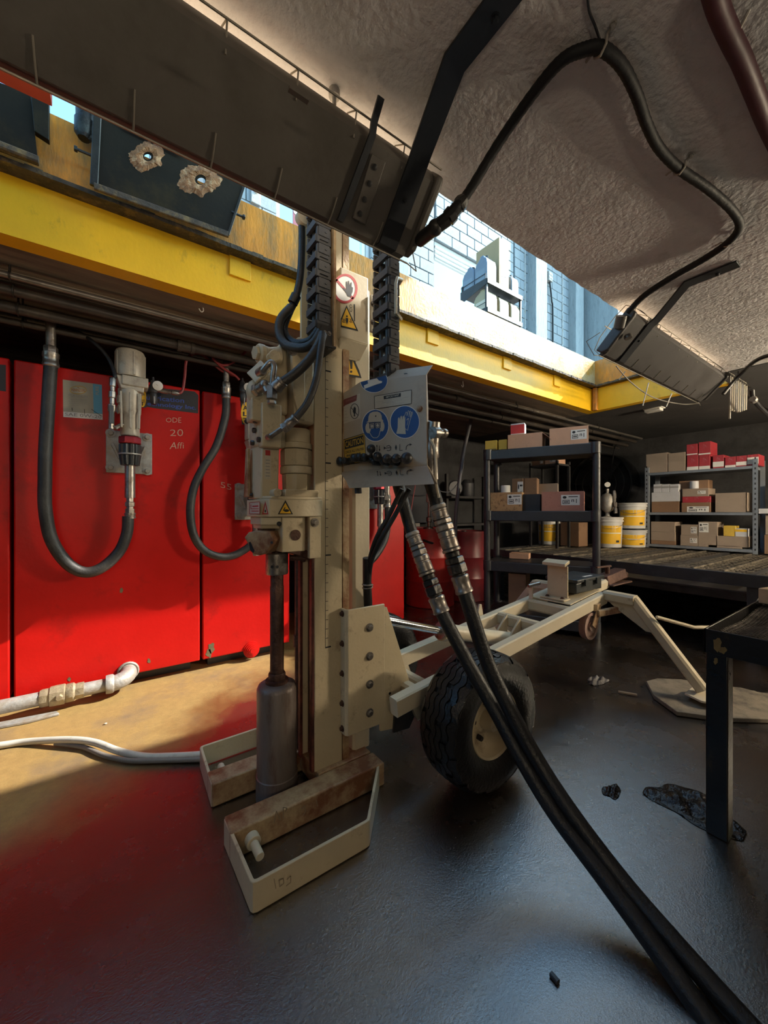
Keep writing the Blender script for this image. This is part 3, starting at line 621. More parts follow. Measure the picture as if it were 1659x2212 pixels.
a = at(697, 722, d=1.40); mid = [a, at(688, 745, d=1.38), at(668, 777, d=1.36), at(640, 805, d=1.345), at(612, 825, d=1.34)]
hose('mast_hose', mid, .0165, None, rig); mb = MB(m_steel); crimp(mb, at(612, 822, d=1.34), at(594, 840, d=1.345), .021); mb.build('crimp_fitting', rig)
hose('mast_hose', [at(697, 720, d=1.39), at(692, 760, d=1.36), at(683, 820, d=1.34), at(665, 868, d=1.33), at(640, 902, d=1.33)], .0125, None, rig)
mb = MB(m_steel); crimp(mb, at(640, 902, d=1.33), at(620, 919, d=1.335), .0165); a = at(612, 925, d=1.335); b = at(585, 942, d=1.345); mb.cyl(at(622, 917, d=1.335), b, .009, n=10); mb.hexa(at(612, 926, d=1.335), a-b, .019, .022); mb.cyl(b, b+V((.0, .03, 0)), .011, n=10); mb.build('crimp_fitting', rig)

# ---------------------------------------------------------------- control panel
PA = V((.80, 1.452, 0)); PB = V((.908, .985, 0)); pn = V((PB.y-PA.y, -(PB.x-PA.x), 0)).normalized()
PP = Pl(PA, pn)
def zp(x, y): return (720+x/6.9125, 780+y/6.9125)
def q(x, y, off=0.): return PP(*zp(x, y), off)
pn = PP.n
front = [q(62, 548), q(150, 480), q(400, 310), q(800, 275), q(1385, 205), q(1400, 1560), q(85, 1650)]
mb = MB(m_beige_p := M('panel_paint', (.42, .35, .27), .5, var=.06, scale=3, dirt=(.32, .26, .19), damt=.35, dscale=4, bump=.08))
mb.prism(front, -pn*.004)
lipn = [q(85, 1650, 0), q(1400, 1560, 0), PP(*zp(1515, 1835), .07), PP(*zp(235, 1900), .07), PP(*zp(190, 1790), .045)]
mb.prism(lipn, -pn*.004)
topn = [q(800, 275), q(1385, 205), PP(*zp(1478, 60), -.05), PP(*zp(830, 150), -.05), PP(*zp(780, 200), -.03)]
mb.prism(topn, -pn*.004)
sidn = [q(1385, 205), PP(*zp(1478, 60), -.05), PP(*zp(1395, 190), -.03), q(1412, 700, -.02), q(1412, 1560, -.02), PP(*zp(1540, 1830), .07), PP(*zp(1515, 1835), .07), q(1400, 1560)]
mb.prism(sidn, -pn*.003)
pan = mb.build('control_panel', rig, bevel=.0015)
mb = MB(m_black); mb.face(ell(lambda x, y, o=0: PP(*zp(x, y), o), 860, 238, 34, 14, 14, -.018)); mb.face(ell(lambda x, y, o=0: PP(*zp(x, y), o), 1083, 192, 30, 13, 14, -.018)); mb.build('slot', pan, smooth=False)
S_ = lambda x, y, o=0: PP(*zp(x, y), .0012+o)
def quadz(mb, pts, o=0): mb.face([S_(*p, o) for p in pts])
# blue glove sticker wrapped over the top bend
def capped(rx, ry, o):
    out_ = []
    for k in range(40):
        x = 605+rx*math.cos(6.2832*k/40); y = 290+ry*math.sin(6.2832*k/40); out_.append(S_(x, max(y, 312-(x-405)*.258), o))
    return out_
mb = MB(k_white); mb.face(capped(208, 185, 0)); mb.use(k_blue); mb.face(capped(199, 176, .0005)); mb.use(k_white)
quadz(mb, [(455, 365), (520, 335), (510, 290), (600, 268), (650, 256), (680, 290), (730, 300), (725, 325), (640, 350), (520, 395), (465, 415)], .001)
st = mb.build('safety_sticker', pan, smooth=False)
# IMPORTANT notice
mb = MB(k_cream); quadz(mb, [(612, 525), (1168, 430), (1165, 635), (617, 715)]); mb.use(k_black)
polyline(mb, S_, [(612, 525), (1168, 430), (1165, 635), (617, 715), (612, 525)], 9, .0005) if False else None
PS = S_
def pz(mb, pts, wd, o): polyline(mb, lambda x, y, k=0: S_(x, y, k), pts, wd, o)
pz(mb, [(612, 525), (1168, 430), (1165, 635), (617, 715), (612, 525)], 8, .0005)
quadz(mb, [(752, 522), (1008, 477), (1008, 530), (755, 572)], .0005)
text_quad(mb, 'IMPORTANT', S_(785, 555, .001), S_(985, 520, .001), S_(985, 488, .001), S_(785, 525, .001), k_cream, .01)
for i, (t, a, b, y0, y1) in enumerate((('Read operating and safety instructions', 645, 1125, 620, 540), ('before operating this machine', 725, 1032, 632, 582), ('Always keep', 795, 930, 640, 618), ('behind guards and clear of moving parts', 708, 1055, 685, 628))):
    text_quad(mb, t, S_(a, y0, .001), S_(b, y1, .001), S_(b, y1-13, .001), S_(a, y0-13, .001), k_grey, .008)
mb.build('notice_sticker', pan, smooth=False)
# DANGER label
mb = MB(k_cream); quadz(mb, [(130, 578), (400, 480), (405, 855), (150, 940)]); mb.use(flat('faded_red', (.20, .055, .045))); quadz(mb, [(132, 582), (355, 500), (345, 590), (180, 660), (140, 695)], .0005)
text_quad(mb, 'DANGER', S_(190, 615, .001), S_(335, 562, .001), S_(335, 530, .001), S_(190, 585, .001), flat('faded_pink', (.34, .14, .12)), .01)
mb.use(k_black); ring(mb, lambda x, y, o=0: S_(x, y, o), 318, 748, 68, 115, 9, .0005, 28); quadz(mb, [(300, 700), (312, 690), (318, 672), (326, 690), (338, 700), (336, 760), (322, 800), (328, 825), (305, 825), (308, 790), (290, 750), (295, 730), (302, 745)], .0005)
pz(mb, [(262, 690), (372, 815)], 9, .001)
for i in range(5):
    y = 700+47*i; text_quad(mb, ('Keep hands', 'clear', 'while', 'machine is', 'in use')[i], S_(165, y+15, .001), S_(165+(60 if i in (0, 3) else 42), y+2, .001), S_(165+(60 if i in (0, 3) else 42), y-12, .001), S_(165, y+1, .001), k_grey, .01)
mb.build('danger_sticker', pan, smooth=False)
# CAUTION label
mb = MB(k_black); quadz(mb, [(148, 1170), (470, 1072), (492, 1500), (165, 1560)]); mb.use(k_yel2 := flat('print_ochre', (.50, .30, .035))); quadz(mb, [(156, 1178), (463, 1085), (484, 1495), (172, 1550)], .0005)
mb.use(k_black); quadz(mb, [(168, 1188), (450, 1102), (458, 1245), (172, 1320)], .001)
text_quad(mb, 'CAUTION', S_(180, 1295, .0015), S_(448, 1225, .0015), S_(440, 1130, .0015), S_(175, 1205, .0015), k_yel2, .02)
text_quad(mb, 'CHECK ALL UTILITIES', S_(178, 1385, .001), S_(455, 1325, .001), S_(452, 1290, .001), S_(176, 1345, .001), k_black, .02)
text_quad(mb, 'BEFORE', S_(200, 1430, .001), S_(410, 1392, .001), S_(410, 1360, .001), S_(200, 1400, .001), k_black, .02)
mb.build('caution_sticker', pan, smooth=False)
# helmet, goggles, ear defenders and mask
mb = MB(k_white); mb.face(ell(S_, 628, 962, 203, 242, 34)); mb.use(k_blue); mb.face(ell(S_, 628, 962, 194, 232, 34, .0005)); mb.use(k_cream)
quadz(mb, [(492, 918), (520, 895), (525, 830), (545, 780), (590, 757), (660, 752), (700, 772), (722, 815), (725, 865), (748, 890), (740, 905), (620, 908)], .001)
mb.face(ell(S_, 520, 1000, 42, 78, 18, .001)); mb.face(ell(S_, 728, 975, 36, 75, 18, .001)); quadz(mb, [(500, 1060), (550, 1085), (545, 1060)], .001); quadz(mb, [(690, 1055), (745, 1030), (700, 1030)], .001)
pz(mb, [(545, 1075), (575, 1125), (600, 1145), (650, 1145), (680, 1115), (700, 1050)], 9, .0012)
mb.use(k_navy); quadz(mb, [(532, 915), (705, 905), (705, 1000), (540, 1010)], .0012); mb.use(k_cream)
pz(mb, [(550, 940), (605, 932), (600, 1000), (562, 1005), (550, 940)], 7, .0016); pz(mb, [(632, 930), (692, 925), (685, 990), (642, 1000), (632, 930)], 7, .0016)
mb.face(ell(S_, 578, 970, 17, 24, 12, .0016)); mb.face(ell(S_, 662, 960, 17, 24, 12, .0016)); mb.use(k_black); mb.face(ell(S_, 633, 822, 9, 13, 8, .0015)); mb.build('safety_sticker', pan, smooth=False)
# gloves
mb = MB(k_white); mb.face(ell(S_, 1068, 910, 222, 248, 34)); mb.use(k_blue); mb.face(ell(S_, 1068, 910, 213, 238, 34, .0005)); mb.use(k_cream)
quadz(mb, [(940, 1085), (960, 1000), (965, 860), (978, 838), (990, 850), (998, 885), (1002, 830), (1016, 815), (1026, 830), (1030, 890), (1038, 825), (1050, 815), (1060, 830), (1058, 880), (1066, 830), (1075, 840), (1072, 980), (1082, 1090)], .001)
pz(mb, [(1075, 1010), (1110, 1035), (1125, 960), (1150, 870), (1185, 775), (1175, 755), (1150, 840), (1160, 765), (1148, 742), (1128, 835), (1135, 755), (1120, 738), (1100, 820), (1100, 765), (1085, 760), (1060, 830)], 6, .001); pz(mb, [(1110, 850), (1095, 885), (1130, 850), (1100, 960)], 5, .001); mb.build('safety_sticker', pan, smooth=False)
# lever symbols on the plate and again on the lip
def symbols(f, w_):
    mb = MB(k_black); g = lambda pts, wd=w_: polyline(mb, f, pts, wd)
    for x, d in ((650, 1), (690, -1)):
        mb.face([f(x-13, 1295-20*d), f(x, 1295-50*d), f(x+13, 1295-20*d)]) if d == 1 else mb.face([f(x-13, 1295+20), f(x, 1295+52), f(x+13, 1295+20)])
        g([(x, 1262), (x, 1330)], 9); mb.face([f(x-10, 1330), f(x+10, 1330), f(x, 1350)])
    mb.face([f(755, 1275), f(785, 1295), f(755, 1325)]); g([(770, 1302), (850, 1292)], 9); g([(790, 1275), (830, 1258), (862, 1285), (855, 1325), (825, 1340), (800, 1330)], 9)
    mb.face([f(935, 1245), f(950, 1290), f(935, 1335), f(920, 1290)]); g([(993, 1240), (990, 1335), (1035, 1330)], 8)
    g([(1085, 1325), (1092, 1275), (1118, 1250), (1145, 1248)], 11); mb.face([f(1140, 1228), f(1178, 1245), f(1140, 1265)])
    return mb
symbols(lambda x, y, o=0: S_(x, y, .0006), 9).build('lever_symbols', pan, smooth=False)
lp = Pl(q(700, 1610, .004), (lipn[1]-lipn[0]).cross(lipn[2]-lipn[1]))
symbols(lambda x, y, o=0: lp(*zp(x+10+(y-1290)*.12, 1665+(y-1290)*.78-(x-900)*.02), .002), 9).build('lever_symbols', pan, smooth=False)
# levers: a row of ball-ended handles standing out of the panel, valve spool stubs beneath
lever_px = [((1100, 1455), (1095, 1450), 58), ((960, 1460), (940, 1455), 40), ((820, 1465), (800, 1455), 40), ((690, 1470), (660, 1420), 44), ((560, 1480), (565, 1310), 40)]
for i, (b0, b1, rad) in enumerate(lever_px):
    a = S_(*b0); tip = PP(*zp(*b1), .10 if i < 4 else .12)
    mb = MB(m_darksteel); mb.cyl(a, tip, .006, n=10); mb.cyl(a, a+(tip-a)*.25, .012, n=12); mb.use(m_black); mb.sphere(tip, .0165 if i else .02, 14); mb.build('control_lever', pan)
for i, x in enumerate((690, 820, 960)):
    mb = MB(m_black); a = S_(x, 1510); mb.cyl(a, a+pn*.03, .014, n=14); mb.sphere(a+pn*.03, .0145, 12); mb.build('spool_knob', pan)
mb = MB(m_darksteel); mb.rbar(S_(240, 1475, .03), S_(1010, 1460, .03), .018, .022, up=pn); mb.build('lever_guard_bar', pan)
mb = MB(m_black)
for x, y, r_ in ((100, 1490, .017), (170, 1485, .013), (305, 1440, .015), (380, 1430, .014), (460, 1430, .014)): a = PP(*zp(x, y), .05); mb.cyl(a-pn*.05, a, r_*.7, n=10); mb.lathe(a-pn*.01, pn, [(r_*.7, 0), (r_, .004), (r_, .016), (r_*.6, .02)], 12)
mb.build('push_knob', pan)
for x, y in ((88, 905), (95, 1235), (95, 1580), (1290, 712)):
    mb = MB(m_beige_rust_bounce); mb.lathe(S_(x, y), pn, [(.0115, 0), (.011, .004), (.005, .007)], 14); mb.build('rivet', pan)
# valve bank behind the panel, with couplings and wiring seen past its right edge
mb = MB(m_darksteel); bb = -pn
ctr = q(900, 1150)+bb*.08; mb.obox(ctr, (PB-PA).normalized()*.12, bb*.05, UP*.06); mb.build('valve_bank', rig, bevel=.006)
mb = MB(m_beige); mb.obox(q(700, 900)+bb*.035, (PB-PA).normalized()*.14, bb*.02, UP*.10); mb.build('panel_mount', rig, bevel=.004)
mb = MB(m_steel); a = at(938, 912, d=1.36); mb.cyl(a, at(930, 1000, d=1.38), .022, .026); mb.lathe(at(945, 935, d=1.36), (1, .2, .1), [(.02, -.03), (.022, 0), (.012, .004), (.012, .03), (.017, .032), (.017, .045)], 12); mb.build('coupling', rig)
mb = MB(m_steel); a = at(932, 945, d=1.37); mb.lathe(a, at(934, 1040, d=1.37)-a, [(.015, 0), (.024, .02), (.026, .07), (.02, .08), (.022, .15)], 14); mb.build('coupling', rig)
mb = MB(m_beige_clean); mb.tube(cr([at(930, 950, d=1.34), at(940, 975, d=1.33), at(942, 1040, d=1.33), at(948, 1075, d=1.34)], 6), .004, 6); mb.build('wire', rig)
mb = MB(m_black)
for i, x in enumerate((770, 776)): mb.cyl(at(x, 1052, d=1.55), at(x+1, 1066, d=1.55), .009, n=8)
mb.build('grommet', pan)
# hoses down from the panel to the bracket
hose('panel_hose', [at(868, 1056, d=1.56), at(842, 1110, d=1.58), at(810, 1170, d=1.6), at(796, 1230, d=1.66), at(795, 1300, d=1.71), at(796, 1325, d=1.73)], .010, m_rubber, rig)
hose('panel_hose', [at(884, 1056, d=1.54), at(852, 1115, d=1.56), at(818, 1175, d=1.58), at(799, 1230, d=1.65), at(798, 1320, d=1.73)], .010, m_rubber, rig)
mb = MB(m_rubber); mb.tube([at(793, 1205, d=1.65), at(793, 1260, d=1.67), at(796, 1322, d=1.73)], .019, 12); mb.build('hose_sleeve', rig)
mb = MB(m_steel); mb.torus(at(794, 1263, d=1.67), (0.05, 0, 1), .021, .004); mb.torus(at(794, 1269, d=1.675), (-.08, 0, 1), .021, .003); mb.build('hose_clamp', rig)
# ---------------------------------------------------------------- trailer: rails, cross members, deck, legs, wheels
def zr(x): return .385+(x-1.326)*.125
def rail(y): return [V((1.0, y, zr(1.0)-.04)), V((2.87, y, zr(2.87)-.04))]
for y in (1.335, 1.672):
    mb = MB(m_beige_clean); a, b = rail(y); mb.rbar(a, b, .055, .08, ch=.12); mb.build('frame_rail', rig)
for y in (1.335, 1.672): mb = MB(m_beige_clean); mb.rbar((1.16, y+(.06 if y < 1.5 else 0), .21), (1.34, y, .29), .06, .08); mb.build('frame_knee', rig)
for x, dz in ((2.12, 0), (2.46, 0), (2.85, 0), (1.15, -.02)):
    mb = MB(m_beige); mb.rbar((x, 1.36, zr(x)-.04+dz), (x, 1.65, zr(x)-.04+dz), .06, .075); mb.build('cross_member', rig)
for y in (1.46, 1.56):
    mb = MB(m_beige); mb.prism([V((2.085, y, zr(2.1)+.01)), V((2.085, y, zr(2.1)-.11)), V((1.99, y, zr(2.1)-.13)), V((1.98, y, zr(2.1)-.09))], (0, .014, 0)); mb.build('cylinder_lug', rig, bevel=.002)
mb = MB(m_beige); mb.add([], []); mb.prism([V((2.48, 1.36, zr(2.48)+.002)), V((2.88, 1.36, zr(2.88)+.002)), V((2.88, 1.65, zr(2.88)+.002)), V((2.48, 1.65, zr(2.48)+.002))], (0, 0, .008)); dk = mb.build('deck_plate', rig, bevel=.001)
mb = MB(m_beige); x = 2.56
mb.prism([V((x, 1.425, zr(x)+.01)), V((x, 1.575, zr(x)+.01)), V((x, 1.575, zr(x)+.235)), V((x, 1.425, zr(x)+.235))], (.012, 0, 0)); mb.prism([V((x-.05, 1.415, zr(x)+.235)), V((x-.05, 1.585, zr(x)+.235)), V((x+.012, 1.585, zr(x)+.255)), V((x+.012, 1.415, zr(x)+.255))], (0, 0, .022)); mb.box(x-.07, x+.012, 1.41, 1.59, zr(x)+.004, zr(x)+.016); up_ = mb.build('upright_plate', rig, bevel=.003)
for y in (1.44, 1.55): mb = MB(m_rust); mb.bolt((x-.04, y, zr(x)+.017), (0, 0, 1), .01, .009); mb.build('bolt', up_)
mb = MB(m_beige_clean); mb.rbar((2.46, 1.64, zr(2.46)), (2.46, 1.64, zr(2.46)+.10), .03, .012); mb.use(m_steel); mb.cyl((2.43, 1.64, zr(2.46)+.095), (2.52, 1.61, zr(2.46)+.11), .012, n=10); mb.build('pin_handle', rig)
mb = MB(m_beige_clean); mb.prism([V((1.95, 1.70, zr(1.95)-.02)), V((2.02, 1.70, zr(2.0)-.02)), V((2.0, 1.70, zr(2.0)+.07)), V((1.985, 1.70, zr(2.0)+.07))], (0, .012, 0)); mb.build('frame_ear', rig)
# hydraulic cylinder that tilts the mast
mb = MB(m_chrome); mb.cyl((1.03, 1.5, .645), (1.45, 1.5, .512), .021, n=18); mb.build('cylinder_rod', rig)
mb = MB(m_beige_clean); mb.lathe((1.44, 1.5, .515), V((2.02, 1.5, .36))-V((1.44, 1.5, .515)), [(.03, 0), (.052, .003), (.052, .035), (.042, .04), (.042, .60)], 20); mb.build('cylinder_barrel', rig)
mb = MB(m_steel); mb.lathe((1.434, 1.5, .517), (-.95, 0, .3), [(.045, -.002), (.045, .004), (.03, .006)], 18); mb.build('cylinder_gland', rig)
# wheels and axle
mb = MB(m_beige); mb.rbar((1.29, 1.16, .275), (1.29, 1.85, .275), .05, .05); mb.build('axle', rig)
def wheel(yc, sgn):
    c = V((1.29, yc, .2775)); R = .2775
    root = bpy.data.objects.new('wheel', None); COL.objects.link(root); place(root, c, rig)
    ax = V((0, sgn, 0)); mb = MB(m_tire)
    hw = .108
    prof = [(.135, -hw*.72), (.165, -hw*.92), (.21, -hw*1.0), (.248, -hw*.9), (.262, -hw*.72), (.2665, -hw*.4), (.268, 0), (.2665, hw*.4), (.262, hw*.72), (.248, hw*.9), (.21, hw*1.0), (.165, hw*.92), (.135, hw*.72), (.128, hw*.45), (.128, -hw*.45)]
    mb.lathe(c, ax, prof+[prof[0]], 64, cap=False); mb.build('tire', root)
    # sawtooth ribs standing proud of the carcass, separated by zigzag grooves
    mb = MB(m_tire); _, a_, b_ = mb.frame(ax); NS = 96
    def rad(h):
        h = abs(h)/hw
        return .2775-.0012*(h/.35)**2 if h < .55 else .2745-.022*((h-.55)/.37)**1.6
    edges = [-.92, -.66, -.40, -.135, .135, .40, .66, .92]
    for bnd in range(7):
        vs = []
        for k in range(NS):
            t = 2*math.pi*k/NS; d = V(a_)*math.cos(t)+V(b_)*math.sin(t); zg = (.045 if (k//2) % 2 else -.045)
            for e_, sh in ((bnd, 1), (bnd+1, -1)):
                h = (edges[e_]+(zg if 0 < e_ < 7 else (zg*.5 if k % 2 else 0))+sh*.022)*hw; r_ = rad(h)
                vs += [c+ax*h+d*(r_-.016), c+ax*h+d*r_]
        fs = []
        for k in range(NS):
            if k % 8 == (bnd*3) % 8 and bnd not in (3,): continue           # sipes: a missing slice per pitch
            o = k*4; p = ((k+1) % NS)*4
            fs += [(o+1, o+3, p+3, p+1), (o, o+1, p+1, p), (o+2, p+2, p+3, o+3)]
        mb.add(vs, fs)
    tr = mb.build('tread_ribs', root, recalc=False, ang=25)
    mb = MB(m_beige); mb.lathe(c, ax, [(.142, hw*.74), (.138, hw*.80), (.130, hw*.74), (.126, hw*.40), (.105, hw*.18), (.07, hw*.10), (.055, hw*.30), (.04, hw*.30)], 40, cap=False)
    mb.lathe(c, ax, [(.04, hw*.30), (.04, hw*.55), (.03, hw*.75), (.012, hw*.8)], 20); rm = mb.build('rim', root)
    for k in range(5):
        t = 2*math.pi*k/5+.5; d = V((math.cos(t), 0, math.sin(t))); mb = MB(m_darksteel); mb.hexa(c+d*.078+ax*hw*.16, ax, .012, .022); mb.build('lug_nut', root)
    return root
wheel(1.105, -1); wheel(1.905, 1)
# paint splash on the near tire crown
# legs
for s in (0, 1):
    f = (lambda y: y) if s == 0 else mir
    z = zr(2.87)-.02
    mb = MB(m_beige); mb.rbar((2.87, f(1.32), z), (2.87, f(1.125), z-.005), .085, .07); mb.rbar((2.87, f(1.14), z+.005), (2.87, f(.765), .088), .062, .062)
    mb.prism([V((2.855, f(1.30), z-.03)), V((2.855, f(1.12), z-.03)), V((2.855, f(1.02), z-.19)), V((2.855, f(1.06), z-.19)), V((2.855, f(1.25), z-.07))], (.03, 0, 0)); lg = mb.build('stabiliser_leg', rig, bevel=.002)
    mb = MB(m_beige_clean); y = f(.745); mb.prism([V((2.76, y-.0, .056)), V((2.80, y-.09, .056)), V((2.95, y-.09, .056)), V((2.99, y, .056)), V((2.95, y+.09, .056)), V((2.80, y+.09, .056))], (0, 0, .012)); mb.build('foot_plate', lg, bevel=.002)
mb = MB(m_beige); mb.tube(cr([(2.86, 1.0, .475), (3.05, .86, .41), (3.35, .70, .40)], 1)+[V((3.9, .70, .52))], .011, 8); mb.build('tie_bar', rig)
# caster wheel under the tongue
c = V((2.655, 1.33, .375)); cr_ = bpy.data.objects.new('caster', None); COL.objects.link(cr_); place(cr_, c, rig)
m_pink = M('caster_tread', (.30, .19, .16), .6, dirt=(.12, .07, .05), damt=.45)
mb = MB(m_pink); mb.lathe(c, (0, -1, 0), [(.06, -.022), (.09, -.022), (.093, 0), (.09, .022), (.072, .022), (.068, .012), (.03, .012), (.03, .024), (.01, .026)], 28); mb.build('caster_wheel', cr_)
mb = MB(m_beige_rust_bounce)
for y in (1.295, 1.365): mb.rbar((2.655, y, .375), (2.72, y, .47), .008, .05, up=(1, 0, 0))
mb.rbar((2.72, 1.33, .475), (2.72, 1.33, .52), .08, .08, up=(0, 1, 0)); mb.rbar((2.70, 1.29, .46), (2.92, 1.22, .475), .03, .045); mb.build('caster_fork', cr_)
# tongue, coupler, battery box strapped on the deck
mb = MB(m_beige_clean); mb.rbar((2.85, 1.5, zr(2.85)-.04), (3.22, 1.5, zr(3.2)-.04), .10, .08); mb.build('tongue', rig)
mb = MB(m_rust); x = 3.2; z = zr(x)-.05; mb.prism([V((x, 1.44, z)), V((x, 1.56, z)), V((x, 1.545, z+.07)), V((x, 1.455, z+.07))], (.32, 0, .035)); mb.prism([V((x+.30, 1.45, z+.09)), V((x+.36, 1.45, z+.07)), V((x+.36, 1.45, z+.03)), V((x+.30, 1.45, z+.02))], (0, .1, 0)); mb.box(x, x+.34, 1.41, 1.59, z-.005, z+.008); cp = mb.build('coupler', rig, bevel=.006)
mb = MB(m_rust); mb.rbar((x+.10, 1.5, z+.07), (x+.10, 1.5, z+.135), .03, .03, up=(0, 1, 0)); mb.rbar((x-.02, 1.53, z+.135), (x+.13, 1.49, z+.14), .02, .014); mb.build('coupler_latch', cp)

m_bat = M('battery_case', (.022, .025, .026), .45, var=.2, dirt=(.07, .07, .068), damt=.35, bump=.1)
bx = thing('battery_box', 'black battery case lying on the trailer deck behind the upright plate', 'battery', (2.80, 1.50, zr(2.8)+.012))
mb = MB(m_bat); z = zr(2.8)+.013; mb.box(2.62, 2.98, 1.395, 1.605, z, z+.075); mb.build('case', bx, bevel=.008)
mb = MB(m_bat); mb.box(2.605, 2.995, 1.38, 1.62, z+.075, z+.10); ld = mb.build('lid', bx, bevel=.006)
for x in (2.72, 2.88): mb = MB(m_bat); mb.box(x-.02, x+.02, 1.37, 1.382, z+.05, z+.095); mb.build('catch', bx, bevel=.002)
mb = MB(k_white); mb.face([V((2.78, 1.42, z+.1008)), V((2.90, 1.42, z+.1008)), V((2.90, 1.44, z+.1008)), V((2.78, 1.44, z+.1008))]); mb.build('sticker', ld, smooth=False)
# ---------------------------------------------------------------- pit lights, conduit and things on the ceiling
from mathutils.geometry import tessellate_polygon
def holed_plate(mb, outer, holes, ext):
    polys = [[V(p) for p in outer]]+[[V(p) for p in h] for h in holes]; ext = V(ext)
    flat_ = [p for q_ in polys for p in q_]; tris = tessellate_polygon(polys); n = len(flat_)
    fs = [tuple(t) for t in tris]+[tuple(i+n for i in t)[::-1] for t in tris]; o = 0
    for q_ in polys:
        m = len(q_)
        for i in range(m): a, b = o+i, o+(i+1) % m; fs.append((a, b, b+n, a+n))
        o += m
    mb.add(flat_+[p+ext for p in flat_], fs)
m_lens = M('lamp_lens', (1.0, .76, .48), .3, bump=0, var=0, emit=LAMP)
m_wire = M('guard_wire', (.30, .27, .23), .5, .6, bump=0)
m_hood_shaded = M('lamp_housing_shaded', (.06, .056, .056), .5, var=.1, scale=4, dirt=(.04, .036, .034), damt=.4, dscale=3, bump=.06)  # darker copy of the housing paint: second light's shade put into the colour
m_cond = M('matt_conduit', (.012, .012, .014), .62, var=.3, scale=14, dirt=(.03, .028, .026), damt=.34, bump=.2, spec=.3)
def pit_light(x0, x1, label, arms, m_hood=m_hood):
    r = thing('pit_light', label, 'light', ((x0+x1)/2, 1.02, 2.16))
    A = V((0, .935, 2.25)); B = V((0, 1.09, 2.088)); n_ = V((0, .724, .690)).normalized(); t_ = (B-A).normalized()
    sec = [A+t_*.012, B-t_*.03, B+V((0, .012, -.004)), B+V((0, .05, .0)), B+n_*.035+t_*.014, B+n_*.05+t_*.012, B+n_*.05, A+n_*.05, A+n_*.05-t_*.012, A+n_*.035-t_*.012, A+n_*.012]
    L = V((x1-x0-.05, 0, 0)); mb = MB(m_hood); mb.prism([p+V((x0+.025, 0, 0)) for p in sec], L); mb.build('housing', r, bevel=.004)
    for s, xe in ((1, x1-.027), (-1, x0+.027)):
        mb = MB(m_hood); c = (A+B)/2+n_*.025; w2 = (B-A).length/2+.012
        pr = [(-w2, -.03), (-w2+.02, -.036), (w2-.03, -.036), (w2, -.01), (w2+.004, .03), (-w2-.004, .03)]
        mb.prism([V((xe, 0, 0))+c+t_*a+n_*b for a, b in pr], (s*.03, 0, 0)); mb.build('end_cap', r, bevel=.009, seg=3)
    mb = MB(m_lens); c = (A+B)/2+n_*.054; w2 = (B-A).length/2-.012
    mb.obox(V(((x0+x1)/2, 0, 0))+c, V(((x1-x0)/2-.05, 0, 0)), t_*w2, n_*.015); mb.build('lens', r, bevel=.004)
    g = bpy.data.objects.new('wire_guard', None); COL.objects.link(g); place(g, V(((x0+x1)/2, 0, 0))+c+n_*.03, r)
    lo = B+n_*.012+t_*.028; k = 0; x = x0+.03
    mb = MB(m_wire); mb.tube([lo+V((x0, 0, 0)), lo+V((x1, 0, 0))], .003, 6); mb.build('long_wire', g)
    mb = MB(m_wire); mb.tube([A+n_*.03-t_*.03+V((x0, 0, 0)), A+n_*.03-t_*.03+V((x1, 0, 0))], .003, 6); mb.build('long_wire', g)
    mb = MB(m_wire); q_ = c+n_*.05; mb.tube([q_+V((x0, 0, 0)), q_+V((x1, 0, 0))], .003, 6); mb.build('long_wire', g)
    while x < x1:
        mb = MB(m_wire); sh = V((x, 0, 0)); mb.tube([B-t_*.05-n_*.003+sh, B-t_*.0+n_*.0+sh, lo+sh, lo+n_*.07+sh-t_*.01, q_+sh+t_*.06, q_+sh-t_*.06, A+n_*.09-t_*.02+sh, A+n_*.03-t_*.03+sh, A+t_*.03-n_*.003+sh], .0024, 6); mb.build('cross_wire', g)
        x += .175
    for e_ in (x0-.0, x1+.0):                                         # kinked end loops of the guard
        s = 1 if e_ == x1 else -1; mb = MB(m_wire)
        mb.tube([lo+V((e_, 0, 0)), lo+V((e_+s*.05, 0, 0))+t_*.01+n_*.0, lo+V((e_+s*.065, 0, 0))+n_*.09-t_*.03, q_+V((e_, 0, 0))+t_*.04], .0024, 6); mb.build('end_loop', g)
    for x, xt in arms:                                                # cranked flat-bar hangers bolted to the ceiling
        mb = MB(m_black_arm); off = n_*-.004
        path = [V((xt, .52, ZC-.006)), V((xt, .725, ZC-.006)), V((x-.01, .90, 2.262))+off, V((x, .935, 2.25))+off*1.5, V((x, 1.095, 2.084))+off*1.5, V((x, 1.115, 2.082))]
        hw = V((.036, 0, 0)); mb.strip(path, hw, [V((0, 0, .004)), V((0, .002, .004)), V((0, .003, .003)), n_*.004, n_*.004, n_*.004]); am = mb.build('hanger_arm', r, bevel=.0015)
        mb = MB(m_black_arm); mb.bolt((xt+.01, .60, ZC-.010), (0, 0, -1), .008, .008); mb.bolt(V((x, 1.0, 2.182))+off*2.6, -n_, .006, .005); mb.build('bolt', am)
    return r
m_black_arm = M('hanger_black', (.014, .017, .023), .45, var=.2, dirt=(.04, .04, .045), damt=.3, bump=.08)
l1 = pit_light(-.86, .90, 'large grey-brown strip light across the top left, wire guard along its lower edge', [(.79, .745)])
n_ = V((0, .724, .690)).normalized()
mb = MB(m_black_arm); A = V((.62, .935, 2.25))-n_*.006; B = V((.60, 1.09, 2.088))-n_*.006
mb.strip([A+V((.01, -.03, .09)), A+V((0, -.008, .03)), A, B, B+V((0, .02, .01))], V((.010, 0, 0)), n_*.004); mb.build('clip_strap', l1)
